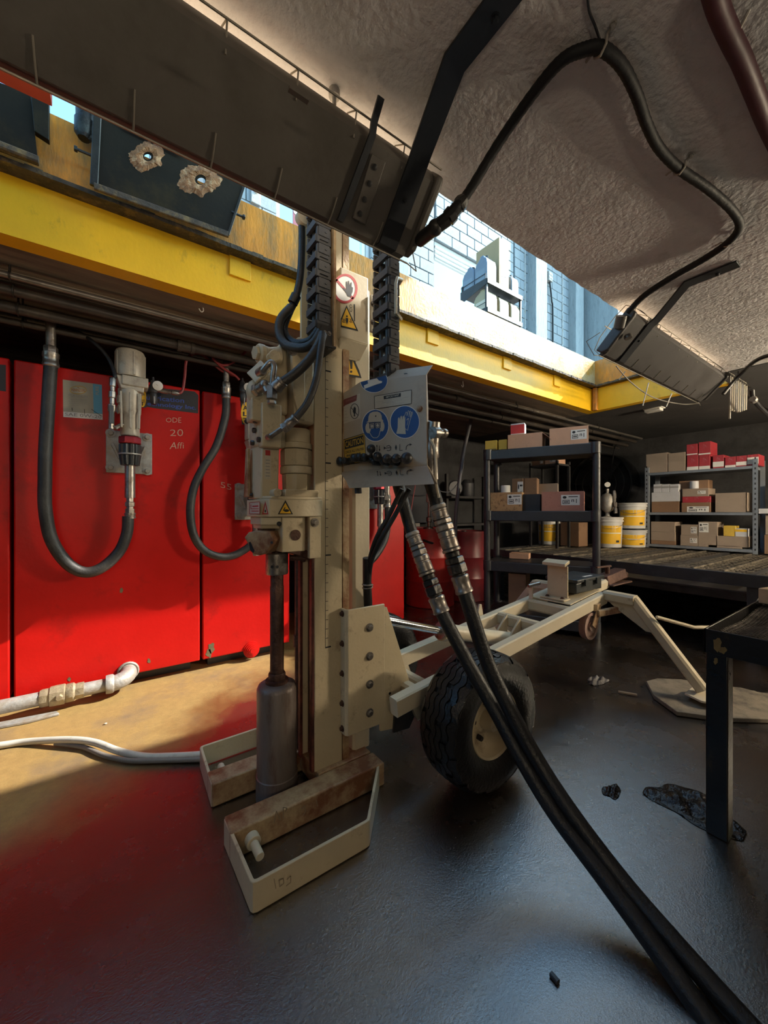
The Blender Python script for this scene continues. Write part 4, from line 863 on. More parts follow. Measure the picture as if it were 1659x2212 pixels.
mb = MB(m_hood); mb.prism([V((.635, .96, 2.224))-n_*.002, V((.685, .96, 2.224))-n_*.002, V((.685, 1.075, 2.103))-n_*.002, V((.635, 1.075, 2.103))-n_*.002], -n_*.007); dr = mb.build('driver_cover', l1, bevel=.002)
for f in (.15, .4, .65, .88):
    mb = MB(m_black); q_ = V((.655, .96+.115*f, 2.224-.121*f))-n_*.009; mb.lathe(q_, -n_, [(.008, 0), (.008, .003), (.003, .004)], 10); mb.build('screw', dr)
mb = MB(m_galv); a = at(722, 195, Z=ZC); mb.cyl(a, a-UP*.09, .006, n=8); mb.cyl(a-UP*.0, a-UP*.02, .016, n=10); mb.build('hanger_rod', l1)
mb = MB(m_hood); q_ = at(645, 205, d=.93); mb.bar(q_-V((.025, 0, 0)), q_+V((.025, 0, 0)), .012, .008); mb.build('latch', l1)
l2 = pit_light(2.36, 4.10, 'smaller strip light above the shelves at the right end of the opening', [(2.58, 2.46)], m_hood_shaded)
mb = MB(m_hood); mb.cyl((2.36, 1.01, 2.20), (2.335, .985, 2.25), .03, n=14); mb.cyl((2.42, .99, 2.165), (2.42, .985, 2.145), .02, n=14); mb.build('gland', l2)
for i, x in enumerate((2.62, 2.72)): mb = MB(m_galv); mb.cyl((x, .97, 2.235), (x+.01, .95, 2.31), .008, n=8); mb.build('stud', l2)
mb = MB(m_wire); mb.tube(cr([V((2.6, 1.13, 2.07)), V((2.9, 1.16, 2.03)), V((3.3, 1.17, 2.0)), V((3.8, 1.15, 2.03)), V((4.1, 1.12, 2.08))], 6), .004, 6); mb.build('loose_wire', l2)
for x, l_ in ((2.75, .05), (3.12, .16), (3.55, .1)): mb = MB(m_wire); mb.cyl((x, 1.14, 2.07), (x-.02, 1.17, 2.07-l_), .004, n=6); mb.build('bent_wire', l2)
# armoured cable between the two lights
cp_ = thing('flexible_conduit', 'black flexible conduit looping over the ceiling between the two strip lights', 'conduit', at(1250, 200, Z=2.3))
pts = [at(945, 487, Z=2.10), at(985, 447, Z=2.14), at(1012, 415, Z=2.19), at(1080, 305, Z=2.29), at(1150, 205, Z=2.325), at(1210, 134, Z=2.328), at(1260, 108, Z=2.328), at(1300, 105, Z=2.328), at(1343, 142, Z=2.328), at(1375, 205, Z=2.328), at(1397, 268, Z=2.328), at(1424, 320, Z=2.328), at(1467, 364, Z=2.328), at(1530, 408, Z=2.328), at(1582, 455, Z=2.328), at(1597, 490, Z=2.328), at(1572, 524, Z=2.328), at(1520, 560, Z=2.325), at(1450, 600, Z=2.31), at(1390, 640, Z=2.28), at(1356, 676, Z=2.23)]
path = cr(pts, 10); rr = [.0145+.0009*(i % 2) for i in range(len(path))]
mb = MB(m_cond); mb.tube(path, .0145, 12, rr=rr); mb.build('conduit_run', cp_)
mb = MB(m_black); a = at(940, 492, Z=2.10); b = at(968, 472, Z=2.12); c = at(1002, 432, Z=2.165)
mb.cyl(V((.90, 1.045, 2.12)), a, .022, n=14); mb.sphere(a, .026, 14); mb.cyl(a, b, .022, n=14); mb.lathe(b, c-b, [(.026, 0), (.026, .02), (.021, .024), (.021, .045), (.024, .047), (.024, .06), (.017, .075)], 8); mb.build('elbow_connector', cp_)
for px, py in ((1297, 105), (1468, 365), (1571, 524)):
    mb = MB(m_galv); q_ = at(px, py, Z=2.328); _a = (at(px+6, py+3, Z=2.328)-q_).normalized(); sd_ = V((_a.y, -_a.x, 0))
    mb.tube([q_+sd_*.045+UP*.015, q_+sd_*.02+UP*.014, q_+sd_*.017-UP*.006, q_-UP*.018, q_-sd_*.017-UP*.006, q_-sd_*.02+UP*.014, q_-sd_*.045+UP*.015], .0035, 6); mb.bolt(q_+sd_*.036+UP*.018, (0, 0, -1), .006, .008); mb.build('pipe_clip', cp_)
mb = MB(m_black); mb.tube(cr([at(1297, 90, Z=2.345), at(1285, 55, Z=2.345), at(1272, 20, Z=2.345), at(1268, -40, Z=2.345)], 6), .003, 6); tag(mb.build('thin_cable'), 'thin dark cable on the ceiling above the top of the conduit loop', 'cable')
m_redhose = M('red_hose', (.075, .012, .022), .5, var=.2, bump=.05)
hs = hose('air_hose', [at(1530, -60, Z=2.32), at(1552, 20, Z=2.325), at(1580, 85, Z=2.325), at(1602, 130, Z=2.325), at(1630, 200, Z=2.325), at(1662, 280, Z=2.325), at(1720, 400, Z=2.325)], .022, m_redhose); tag(hs, 'dark red hose along the ceiling at the upper right corner', 'hose')
mb = MB(m_galv); q_ = at(1583, 62, Z=2.33); mb.tube([q_+V((.0, .03, .015)), q_+V((.012, .0, -.02)), q_+V((.0, -.03, .015))], .004, 6); mb.build('hose_clip', hs)
# red painted bar and splash pans hung in the opening at the left
mb = MB(M('red_bar', (.55, .09, .05), .45, bump=.05)); mb.rbar((-1.6, 1.62, 2.53), (-.16, 1.62, 2.53), .16, .05); tag(mb.build('crossbar'), 'orange-red painted bar peeping out under the big strip light', 'bar')
m_pan = M('pan_black', (.012, .008, .004), .55, .1, var=.3, scale=4, dirt=(.04, .026, .006), damt=.38, dscale=2.5, bump=.06, spec=.25)
m_crust = M('rust_crust', (.26, .11, .045), .8, var=.4, scale=30, dirt=(.60, .40, .24), damt=.40, dscale=34, bump=.8, bscale=90)
def PX_(y): return lambda px, py, o=0: at(px, py, Y=y-o)
pn1 = thing('splash_pan', 'black hanging splash pan with two crusty rusted holes', 'pan', at(365, 370, Y=2.17))
P = PX_(2.17); mb = MB(m_pan)
h1 = ell(P, 319, 338, 8, 7, 12); h2 = ell(P, 435, 390, 9, 8, 12)
holed_plate(mb, [P(203, 402), P(491, 506), P(527, 402), P(420, 345), P(212, 238)], [h1[::-1], h2[::-1]], (0, .006, 0)); mb.build('plate', pn1)
mb = MB(m_sooty); mb.rbar(P(203, 402, .012), P(493, 507, .012), .03, .016, up=(0, 1, 0)); mb.build('lower_rim', pn1)
mb = MB(m_darksteel); mb.rbar(P(203, 402, .012), P(211, 236, .012), .03, .014, up=(0, 1, 0)); mb.build('side_rim', pn1)
mb = MB(m_darksteel); mb.rbar(P(493, 507, .012), P(527, 403, .012), .012, .008, up=(0, 1, 0)); mb.build('side_rim', pn1)
mb = MB(m_yellow_old); mb.rbar(P(262, 268, .02), P(392, 333, .02), .02, .008, up=(0, 1, 0)); mb.build('top_lip', pn1)
for cx, cy, r_, hx, hy in ((317, 338, 38, 8, 7), (430, 388, 44, 9, 8)):
    mb = MB(m_crust); n = 64
    random.seed(int(cx)); ph = [random.uniform(0, 6.28) for _ in range(6)]; ro = [r_*(.95+.09*math.sin(2*a_+ph[0])+.06*math.sin(5*a_+ph[1])+.05*math.sin(9*a_+ph[2])+random.uniform(-.06, .06)) for a_ in [6.2832*k/n for k in range(n)]]
    o_ = [P(cx+ro[k]*math.cos(2*math.pi*k/n), cy+ro[k]*.88*math.sin(2*math.pi*k/n), .001) for k in range(n)]
    m_ = [P(cx+ro[k]*.62*math.cos(2*math.pi*k/n), cy+ro[k]*.55*math.sin(2*math.pi*k/n), .012+.005*random.random()) for k in range(n)]
    i_ = [P(cx+3+(hx+3)*math.cos(2*math.pi*k/n), cy+(hy+3)*math.sin(2*math.pi*k/n), .004) for k in range(n)]
    mb.add(o_+m_+i_, [(a*n+k, a*n+(k+1) % n, (a+1)*n+(k+1) % n, (a+1)*n+k) for a in (0, 1) for k in range(n)]); mb.build('rust_patch', pn1)
for px, py in ((186, 331), (512, 463)):
    mb = MB(m_darksteel); q_ = P(px, py); mb.cyl(q_+V((-.03, 0, 0)), q_+V((.03, 0, 0)), .006, n=8); mb.hexa(q_+V((-.03 if px < 300 else .03, 0, 0)), (-1 if px < 300 else 1, 0, 0), .013, .012); mb.build('stud', pn1)
mb = MB(m_darksteel); mb.rbar(P(245, 255), P(245, 225)+V((0, .06, .05)), .03, .01); mb.build('hook', pn1)
pn2 = thing('splash_pan', 'black splash pan cut off by the left edge above the yellow beam', 'pan', at(30, 280, Y=2.17))
mb = MB(m_pan); mb.prism([P(-120, 275), P(82, 352), P(66, 205), P(-120, 130)], (0, .02, 0)); mb.build('plate', pn2)
mb = MB(m_sooty); mb.rbar(P(-120, 268, .012), P(84, 348, .012), .03, .03, up=(0, 1, 0)); mb.build('lower_rim', pn2)
mb = MB(m_pan); mb.prism([P(66, 205, .02), P(106, 200, .02), P(106, 303, .02), P(74, 282, .02)], (0, .03, 0)); mb.build('side_plate', pn2, bevel=.003)
mb = MB(m_rubber); mb.lathe(at(185, 235, Y=2.19), at(180, 312, Y=2.19)-at(185, 235, Y=2.19), [(.03, 0), (.036, .02), (.034, .05), (.038, .06), (.036, .12), (.022, .14)], 14); tag(mb.build('bumper'), 'dark rubber bumper hanging left of the pan with rusted holes', 'bumper')
# pipes under the soffit
def pipe(y, z, r_, m_, label, x0=-3.6, x1=6.8, cps=(), grp='overhead pipes'):
    p = thing('overhead_pipe', label, 'pipe', ((x0+x1)/2, y, z)); mb = MB(m_); mb.cyl((x0, y, z), (x1, y, z), r_, n=14); mb.build('pipe_run', p)
    for c in cps:
        mb = MB(m_); mb.lathe((c-.05, y, z), (1, 0, 0), [(r_*1.35, 0), (r_*1.35, .02), (r_*1.2, .025), (r_*1.2, .075), (r_*1.35, .08), (r_*1.35, .10)], 14); mb.build('coupling', p)
    for x in (-.4, 1.6, 3.6, 5.4):
        mb = MB(m_darksteel); mb.cyl((x, y, z), (x, y, ZC), .005, n=6); mb.torus((x, y, z), (1, 0, 0), r_+.004, .004, 14, 6); mb.build('pipe_hanger', p)
m_pdark = M('dark_pipe', (.045, .036, .03), .5, .3, var=.3, scale=8, dirt=(.09, .07, .05), damt=.4, bump=.1)
m_pgrey = M('grey_pipe', (.19, .17, .15), .4, .6, var=.2, scale=8, dirt=(.1, .08, .06), damt=.4, bump=.1)
pipe(2.58, 2.30, .016, m_pgrey, 'thin bare metal pipe nearest the yellow beam', cps=(3.95, 1.9))
pipe(2.67, 2.265, .024, m_pdark, 'dark pipe running just behind the bare metal one', cps=(2.8,))
pipe(2.79, 2.225, .028, m_pdark, 'thick dark pipe, middle of those along the soffit', cps=(.4,))
pipe(2.92, 2.20, .018, m_pdark, 'lowest dark pipe above the red tanks', cps=())
pipe(3.02, 2.27, .02, m_pdark, 'dark pipe hidden furthest back over the red tanks', cps=())
for (px, py), lb_ in (((437, 652), 'white wire hook under the soffit left of the mast'), ((1000, 822), 'white wire hook under the soffit right of the control panel')):
    q_ = at(px, py, Y=2.46); mb = MB(k_white); mb.tube(cr([V((q_.x, q_.y, ZC)), q_-UP*.02, q_-UP*.05+V((.006, 0, 0)), q_-UP*.06+V((-.006, 0, 0)), q_-UP*.045+V((-.018, 0, 0))], 5), .003, 6); tag(mb.build('hook'), lb_, 'hook')
# bundle of hanging rods, cable clip box, cords at the right
rd = thing('rod_bundle', 'row of pale thin rods hanging from the ceiling at the right edge', 'rods', (4.15, .9, 2.2))
for i in range(9):
    px = 1577+i*4.4; a = at(px, 812+i*2.6, Y=.92); b = at(px-1, 884+(4-abs(i-4))*1.5 if i else 903, Y=.92); mb = MB(k_cream if i % 3 else m_galv); mb.tube(cr([a+UP*.03+V((0, .01, 0)), a, (a+b)/2+V((.006, 0, 0)), b], 4), .0062, 8); mb.sphere(b, .0085, 8); mb.build('rod', rd)
mb = MB(m_darksteel); mb.bar(at(1570, 806, Y=.92), at(1618, 836, Y=.92), .02, .012); mb.cyl(at(1595, 822, Y=.92), V((at(1595, 822, Y=.92).x, .92, ZC)), .005, n=6); mb.build('hanger', rd)
mb = MB(k_white); q_ = at(1412, 884, Z=ZC-.01); mb.box(q_.x-.05, q_.x+.05, q_.y-.08, q_.y+.08, ZC-.04, ZC); mb.box(q_.x-.06, q_.x+.06, q_.y-.10, q_.y+.09, ZC-.012, ZC); tag(mb.build('junction_box', bevel=.006), 'small white box on the dark ceiling beyond the opening', 'box')
tag(hose('hanging_cord', [at(1640, 890, d=5.2), at(1480, 896, d=5.4), at(1400, 906, d=5.6), at(1350, 930, d=5.9), at(1328, 970, d=6.2), at(1318, 1040, d=6.4)], .010, m_black), 'dark cord drooping from the ceiling in front of the round fan', 'cord')
cc = thing('conduit_drop', 'black conduit dropping from the ceiling at the right edge under the second strip light', 'conduit', at(1640, 860, Y=.8))
mb = MB(m_black); mb.tube(cr([at(1562, 852, Y=.95), at(1600, 808, Y=.85), at(1640, 775, Y=.70), at(1700, 760, Y=.55)], 6), .014, 8); mb.build('conduit_run', cc)
mb = MB(m_black); mb.tube(cr([at(1624, 842, Y=.78), at(1630, 866, Y=.78), at(1665, 902, Y=.76), at(1720, 950, Y=.76)], 6), .016, 8); mb.use(m_galv); mb.lathe(at(1626, 862, Y=.75), at(1640, 878, Y=.75)-at(1626, 862, Y=.75), [(.02, 0), (.026, .01), (.026, .03), (.02, .05)], 8); mb.build('elbow_connector', cc)
# ---------------------------------------------------------------- red tanks, pumps, hoses
YT = 3.04
def tank(x0, x1, label):
    t = thing('oil_tank', label, 'tank', ((x0+x1)/2, 3.45, 0))
    mb = MB(m_red); mb.box(x0, x1, YT, 3.9, .075, 2.03); mb.build('body', t, bevel=.008)
    mb = MB(m_black); mb.box(x0+.05, x1-.05, YT+.09, 3.85, 0, .075); mb.build('plinth', t)
    return t
t1 = tank(-1.47, -.472, 'red steel tank at the left edge with only a strip of its front showing')
t2 = tank(-.455, .527, 'wide red tank behind the U-shaped hose, oil grade sticker at upper left')
t3 = tank(.545, 1.205, 'red tank half hidden behind the drill head, hose curving across its front')
t4 = tank(1.66, 2.41, 'red tank to the right of the mast, behind the panel hoses')
def z3(x, y): return (x*.33755, 700+y*.33755)
T = Pl((0, YT, 0), (0, -1, 0), .0015)
t_ = lambda x, y, o=0: T(*z3(x, y), o)
mb = MB(k_cream2 := flat('sticker_cream', (.40, .37, .29))); F = lambda *p, o=0: mb.face([t_(x, y, o) for x, y in p])
F((402, 355), (652, 388), (657, 613), (405, 595)); mb.use(k_ltblue); F((594, 382), (652, 390), (655, 575), (600, 570), o=.0005)
mb.use(k_white); F((405, 560), (656, 578), (656, 612), (406, 594), o=.0005)
mb.use(flat('oval_gold', (.50, .30, .03))); mb.face(ell(t_, 500, 422, 54, 27, 26, .0008)); mb.use(k_cream2); mb.face(ell(t_, 500, 422, 50, 23, 26, .0012))
text_quad(mb, 'PENNZOIL', t_(456, 430, .0016), t_(546, 434, .0016), t_(546, 415, .0016), t_(456, 412, .0016), flat('print_rust', (.35, .14, .03)), .02)
mb.use(flat('print_rust', (.35, .14, .03))); F((492, 404), (508, 404), (500, 410), o=.0016)
text_quad(mb, 'PLATINUM', t_(440, 463, .001), t_(560, 474, .001), t_(560, 458, .001), t_(440, 446, .001), k_grey)
for i, (s_, e_) in enumerate(((452, 555), (440, 560), (445, 560), (460, 540))): text_quad(mb, ('fully synthetic oil', 'made from natural gas', 'complete protection', 'top up here')[i], t_(s_, 486+12*i, .001), t_(e_, 492+12*i, .001), t_(e_, 484+12*i, .001), t_(s_, 479+12*i, .001), k_grey, .01)
text_quad(mb, 'PURE', t_(634, 452, .001), t_(632, 398, .001), t_(610, 398, .001), t_(612, 452, .001), k_cream2, .01)
text_quad(mb, 'SAE 0W-20', t_(414, 586, .001), t_(650, 606, .001), t_(650, 584, .001), t_(414, 565, .001), k_grey, .012)
mb.use(k_black); polyline(mb, t_, [(460, 535), (463, 555)], 4, .001); polyline(mb, t_, [(585, 545), (620, 570), (655, 590)], 3, .001); polyline(mb, t_, [(540, 545), (542, 575)], 3, .001)
mb.build('grade_sticker', t2, smooth=False)
mb = MB(k_navy2 := flat('plate_dark', (.028, .027, .033))); F((880, 395), (1245, 432), (1270, 455), (1268, 572), (1000, 540), (880, 520))
text_quad(mb, 'Lubrication', t_(905, 480, .001), t_(1178, 505, .001), t_(1178, 475, .001), t_(905, 450, .001), k_ltext, .012)
text_quad(mb, 'Technology Inc.', t_(905, 525, .001), t_(1255, 556, .001), t_(1255, 523, .001), t_(905, 492, .001), k_ltext, .012)
mb.build('maker_plate', t2, smooth=False)
mb = MB(k_navy2); mb.face([T(*z3(-40, 255)), T(*z3(38, 262)), T(*z3(38, 432)), T(*z3(-40, 420))]); mb.build('maker_plate', t1, smooth=False)
mb = MB(k_chalk); text_quad(mb, 'ODE', t_(1062, 628), t_(1160, 632), t_(1160, 598), t_(1062, 600), k_chalk, -.012); text_quad(mb, '20', t_(1088, 715), t_(1172, 718), t_(1172, 672), t_(1088, 676), k_chalk, -.012); text_quad(mb, 'Affi', t_(1085, 800), t_(1175, 795), t_(1175, 758), t_(1095, 755), k_chalk, -.012); mb.build('marker_writing', t2, smooth=False)
mb = MB(k_chalk); text_quad(mb, '5506', t_(1412, 1045), t_(1560, 1085), t_(1560, 1050), t_(1412, 1008), k_chalk, -.012); mb.build('marker_writing', t3, smooth=False)
# chipped paint spots on the fronts
m_chip = M('bare_chip', (.13, .10, .05), .7, var=.3, bump=.2)
for t, spots in ((t2, ((262, 1275, 5), (150, 1467, 4), (322, 1428, 4))), (t3, ((456, 1398, 9), (452, 1412, 8)))):
    for cx, cy, r_ in spots:
        mb = MB(m_chip); mb.face([T(cx+r_*random.uniform(.5, 1.2)*math.cos(2*math.pi*k/11), cy+r_*1.4*random.uniform(.5, 1.2)*math.sin(2*math.pi*k/11)) for k in range(11)]); mb.build('paint_chip', t, smooth=False)
m_pump = M('pump_cast', (.46, .415, .34), .42, .15, var=.1, scale=6, dirt=(.22, .18, .14), damt=.38, dscale=7, bump=.15)
m_anod = M('anodised_red', (.30, .02, .03), .3, .5, var=.1, bump=0)
def pump(xc, zt, label, y=2.915):
    """air pump bolted to the tank front; zt is the height of its top"""
    p = thing('oil_pump', label, 'pump', (xc, y, zt-.4))
    k = .00105
    Z = lambda zy: zt-(zy-172)*k
    mb = MB(m_galv); mb.box(xc-.125, xc+.128, YT-.02, YT-.004, Z(905), Z(645)); mb.box(xc-.02, xc+.02, y, YT-.02, Z(800), Z(700)); pl = mb.build('mounting_plate', p, bevel=.004)
    mb = MB(m_red); mb.box(xc-.14, xc+.138, YT-.005, YT, Z(915), Z(640)); mb.build('backing_pad', p)
    for sx, sz in ((-.10, Z(875)), (.10, Z(885)), (.10, Z(670)), (-.10, Z(665))):
        mb = MB(m_galv); mb.lathe((xc+sx, YT-.02, sz), (0, -1, 0), [(.028, 0), (.028, .005)], 18); mb.hexa((xc+sx, YT-.025, sz), (0, -1, 0), .016, .014); mb.build('bolt', pl)
    for s in (-1, 1):
        mb = MB(m_galv); mb.prism([V((xc+s*.10, YT-.02, Z(735))), V((xc+s*.085, YT-.02, Z(725))), V((xc+s*.05, YT-.02, Z(815))), V((xc+s*.06, YT-.02, Z(820)))], (0, -.035, 0)); mb.build('bracket_arm', pl, bevel=.002)
    mb = MB(m_pump); c = V((xc, y, 0))
    mb.lathe(c+UP*Z(340), UP, [(.078, 0), (.081, .012), (.081, .150), (.074, .165), (.05, .172)], 28)
    for k_ in range(5): mb.rbar(c+V((math.cos(1.2+k_*1.25)*.081, math.sin(1.2+k_*1.25)*.081, Z(335))), c+V((math.cos(1.2+k_*1.25)*.081, math.sin(1.2+k_*1.25)*.081, Z(200))), .012, .006, up=(math.cos(1.2+k_*1.25), math.sin(1.2+k_*1.25), 0))
    mb.build('air_motor', p)
    mb = MB(m_pump); mb.box(xc-.045, xc+.095, y-.07, y+.06, Z(400), Z(342)); mb.prism([V((xc-.075, y-.06, Z(345))), V((xc-.05, y-.06, Z(420))), V((xc+.07, y-.06, Z(430))), V((xc+.08, y-.06, Z(345)))], (0, .11, 0)); mb.build('valve_head', p, bevel=.006)
    mb = MB(m_pump); mb.lathe(c+UP*Z(690), UP, [(.050, 0), (.054, .012), (.054, .13), (.062, .15), (.066, .29)], 10, .2)
    for s in (-.045, 0, .045): mb.rbar(c+V((s, -.055, Z(650))), c+V((s*1.1, -.064, Z(440))), .012, .012, up=(0, 1, 0))
    for zz_ in (480, 540): mb.torus(c+V((-.062, -.02, Z(zz_))), (1, .2, 0), .024, .005, 16, 6)
    mb.build('pump_body', p, bevel=.003)
    mb = MB(m_anod); mb.lathe(c+UP*Z(738), UP, [(.058, 0), (.064, .006), (.064, .035), (.06, .044)], 8, .3); mb.build('lock_ring', p, bevel=.002)
    for a_, b_ in ((800, 742), (865, 805)):
        mb = MB(m_black); prof = [(.058, 0), (.058, .058*1.05)]
        n = 24; vs = []
        for h in (Z(b_), Z(a_)):
            for k_ in range(n*2):
                r_ = (.060 if k_ % 4 < 2 else .052)*(.86 if (a_ == 865 and h == Z(a_)) else 1); q_ = 2*math.pi*k_/(n*2); vs.append(c+V((r_*math.cos(q_), r_*math.sin(q_), h)))
        m_ = n*2; mb.add(vs, [tuple(range(m_)), tuple(range(m_, 2*m_))]+[(k_, (k_+1) % m_, m_+(k_+1) % m_, m_+k_) for k_ in range(m_)]); mb.build('coupling_nut', p, bevel=0, smooth=False)
    mb = MB(m_galv); mb.lathe(c+UP*Z(803), UP, [(.062, 0), (.062, .008)], 20); mb.build('flange_ring', p)
    mb = MB(m_steel); mb.lathe(c+UP*Z(1060), UP, [(.029, 0), (.029, .02), (.0285, .03), (.0285, .215)], 18); mb.build('suction_pipe', p)
    mb = MB(m_steel)
    mb.lathe(c+UP*Z(1160), UP, [(.024, 0), (.027, .01), (.027, .035), (.021, .037), (.021, .05), (.028, .052), (.028, .075), (.022, .08), (.022, .11)], 6, .3); mb.build('hex_fitting', p)
    return p, c, Z
def suction_hose(label, top, pts, endp, r_, group=None):
    h = thing('suction_hose', label, 'hose', (V(top)+V(endp))/2)
    mb = MB(m_rubber_dusty); mb.tube(cr(pts, 8), r_, 14); mb.build('rubber_hose', h)
    a = V(pts[0]); mb = MB(m_steel); crimp(mb, a-UP*.01, a+UP*.075, r_*1.12); mb.hexa(a+UP*.075, UP, r_*1.05, .035); mb.cyl(a+UP*.10, a+UP*.25, r_*.75); mb.build('crimp_fitting', h)
    return h
Y2 = 2.915
xc2 = at(281, 900, Y=Y2).x; zt2 = at(281, 757, Y=Y2).z
p2, c2, Z2 = pump(xc2, zt2, 'cream air pump with red ring in the middle of the wide red tank')
g = lambda x, y, Y=Y2: at(*z3(x, y), Y=Y)
h2 = suction_hose('thick black hose hanging in a U from ceiling to pump on the wide red tank', g(330, 150), [g(325, 265), g(310, 500), g(292, 800), g(288, 1000), g(290, 1180), g(330, 1380), g(430, 1530), g(540, 1588), g(650, 1560), g(760, 1460), g(812, 1340), g(820, 1230)], g(820, 1230), .0325)
a = g(822, 1225); mb = MB(m_steel); crimp(mb, V((xc2, Y2, a.z-.02)), V((xc2, Y2, Z2(1150))), .029); mb.build('crimp_fitting', h2)
hose('air_line', [g(705, 350, 2.86), g(735, 330, 2.86), g(690, 215, 2.88), g(590, 110, 2.90), g(470, 40, 2.95), g(330, 20, 3.0)], .011, m_rubber, p2)
vl = bpy.data.objects.new('ball_valve', None); COL.objects.link(vl); place(vl, g(715, 550, 2.86), p2)
mb = MB(m_steel); a = g(722, 345, 2.86); b = g(712, 650, 2.86); mb.lathe(a, b-a, [(.014, 0), (.018, .01), (.018, .05), (.013, .055), (.013, .08), (.019, .085), (.019, .12), (.014, .125), (.014, .16), (.021, .165), (.021, .20), (.015, .21), (.015, .31)], 8); mb.tube([b, g(740, 665, 2.86), g(785, 640, 2.88)], .013, 8); mb.build('valve_body', vl)
mb = MB(flat('handle_grey', (.09, .1, .11))); mb.rbar(g(715, 520, 2.835), g(712, 635, 2.835), .022, .01, up=(0, 1, 0)); mb.build('valve_handle', vl)
def regulator(f, label, redpts):
    r = thing('air_regulator', label, 'regulator', f(980, 460))
    mb = MB(M('regulator_dark', (.05, .05, .055), .4, .3)); a = f(980, 340); b = f(985, 520); mb.lathe(a, b-a, [(.006, 0), (.008, .02), (.016, .025), (.02, .05), (.024, .055), (.024, .10), (.018, .105), (.022, .115), (.022, .165), (.012, .18)], 14); mb.use(m_galv); mb.bar(f(985, 470)+V((0, -.024, 0)), f(985, 515)+V((0, -.024, 0)), .006, .016, up=(0, 1, 0)); mb.build('body', r)
    mb = MB(k_white); q_ = f(1006, 405)+V((0, -.04, 0)); d_ = (EYE-q_).normalized(); mb.lathe(q_-d_*.015, d_, [(.028, 0), (.030, .004), (.030, .014), (.026, .016)], 20); mb.use(k_black); mb.bar(q_+d_*.002, q_+d_*.002+V((-.012, 0, .010)), .002, .001); mb.build('gauge', r)
    mb = MB(m_steel); a = f(1040, 428); b = f(1140, 445); mb.lathe(a, b-a, [(.012, -.03), (.016, 0), (.016, .03), (.010, .035), (.010, .05), (.015, .055), (.015, .09), (.008, .10)], 8); mb.build('nipple', r)
    mb = MB(m_redhose2); mb.tube(cr(redpts, 7), .009, 8); mb.build('air_line', r)
    return r
m_redhose2 = M('red_airline', (.26, .03, .035), .45, var=.15, bump=.03)
g2 = lambda x, y: at(*z3(x, y), Y=2.93)
regulator(g2, 'pressure regulator with round gauge right of the cream pump on the wide tank', [g2(1140, 445), g2(1168, 425), g2(1182, 340), g2(1192, 240), g2(1225, 195), g2(1280, 190), g2(1340, 230), g2(1420, 300), g2(1500, 330)])
def alt_tag(px0, py0, s, label, first):
    """yellow oval tag on a dark strap"""
    t = thing('oval_tag', label, 'tag', at(px0, py0, Y=2.95)); P = PX_(2.95); f = lambda x, y, o=0: P(px0+x*s, py0+y*s, o)
    mb = MB(m_black); mb.prism([f(-14, -34), f(12, -34), f(14, 34), f(-10, 34)], (0, .008, 0)); mb.build('backing', t)
    mb = MB(k_yel); mb.face(ell(f, 0, 0, 13, 33, 24, .002)); mb.use(k_black)
    for i, ch_ in enumerate('ALT'): text_quad(mb, ch_, f(-7, -8+i*18, .004), f(7, -8+i*18, .004), f(7, -22+i*18, .004), f(-7, -22+i*18, .004), k_black, .02)
    mb.build('printed_face', t, smooth=False); return t
alt_tag(308, 859, .62, 'yellow oval ALT tag beside the pump on the wide tank', True)
alt_tag(530, 892, .72, 'yellow oval ALT tag hanging left of the drill head', False)
# second pump, mostly behind the drill head
xc3 = at(553, 940, Y=Y2).x; p3, c3, Z3 = pump(xc3, 1.86, 'cream pump behind the drill head on the second red tank')
g3 = lambda x, y: at(*z3(x, y), Y=2.93)
h3 = suction_hose('black hose curving from ceiling to behind the drill head on second red tank', g3(1450, 400), [g3(1448, 470), g3(1440, 600), g3(1385, 780), g3(1300, 920), g3(1240, 1050), g3(1218, 1200), g3(1240, 1350), g3(1310, 1450), g3(1420, 1490), g3(1520, 1470), g3(1620, 1400), g3(1690, 1290)], g3(1690, 1290), .0275)
g4 = lambda x, y: at(*z3(x+572, y+8), Y=2.90)
regulator(g4, 'pressure regulator with round gauge just left of the drill head', [g4(960, 350), g4(930, 320), g4(850, 270), g4(790, 210), g4(850, 255), g4(930, 230), g4(1010, 150), g4(960, 110), g4(890, 115)])
# pump on the fourth tank right of the mast
p4, c4, Z4 = pump(2.03, 1.95, 'cream pump right of the mast with its fittings showing under the panel')
h4 = suction_hose('black hose curving down behind the white mast post, right of the mast', c4, [V((2.10, 2.9, 1.20)), V((2.10, 2.9, 1.0)), V((2.04, 2.88, .86)), V((1.90, 2.86, .72)), V((1.72, 2.85, .66))], V((1.72, 2.85, .66)), .03)
mb = MB(m_steel); a = V((2.05, 2.86, 1.36)); mb.lathe(a, -UP, [(.016, -.1), (.02, 0), (.02, .03), (.014, .035), (.014, .06), (.022, .065), (.022, .10)], 8); mb.build('side_fitting', p4)
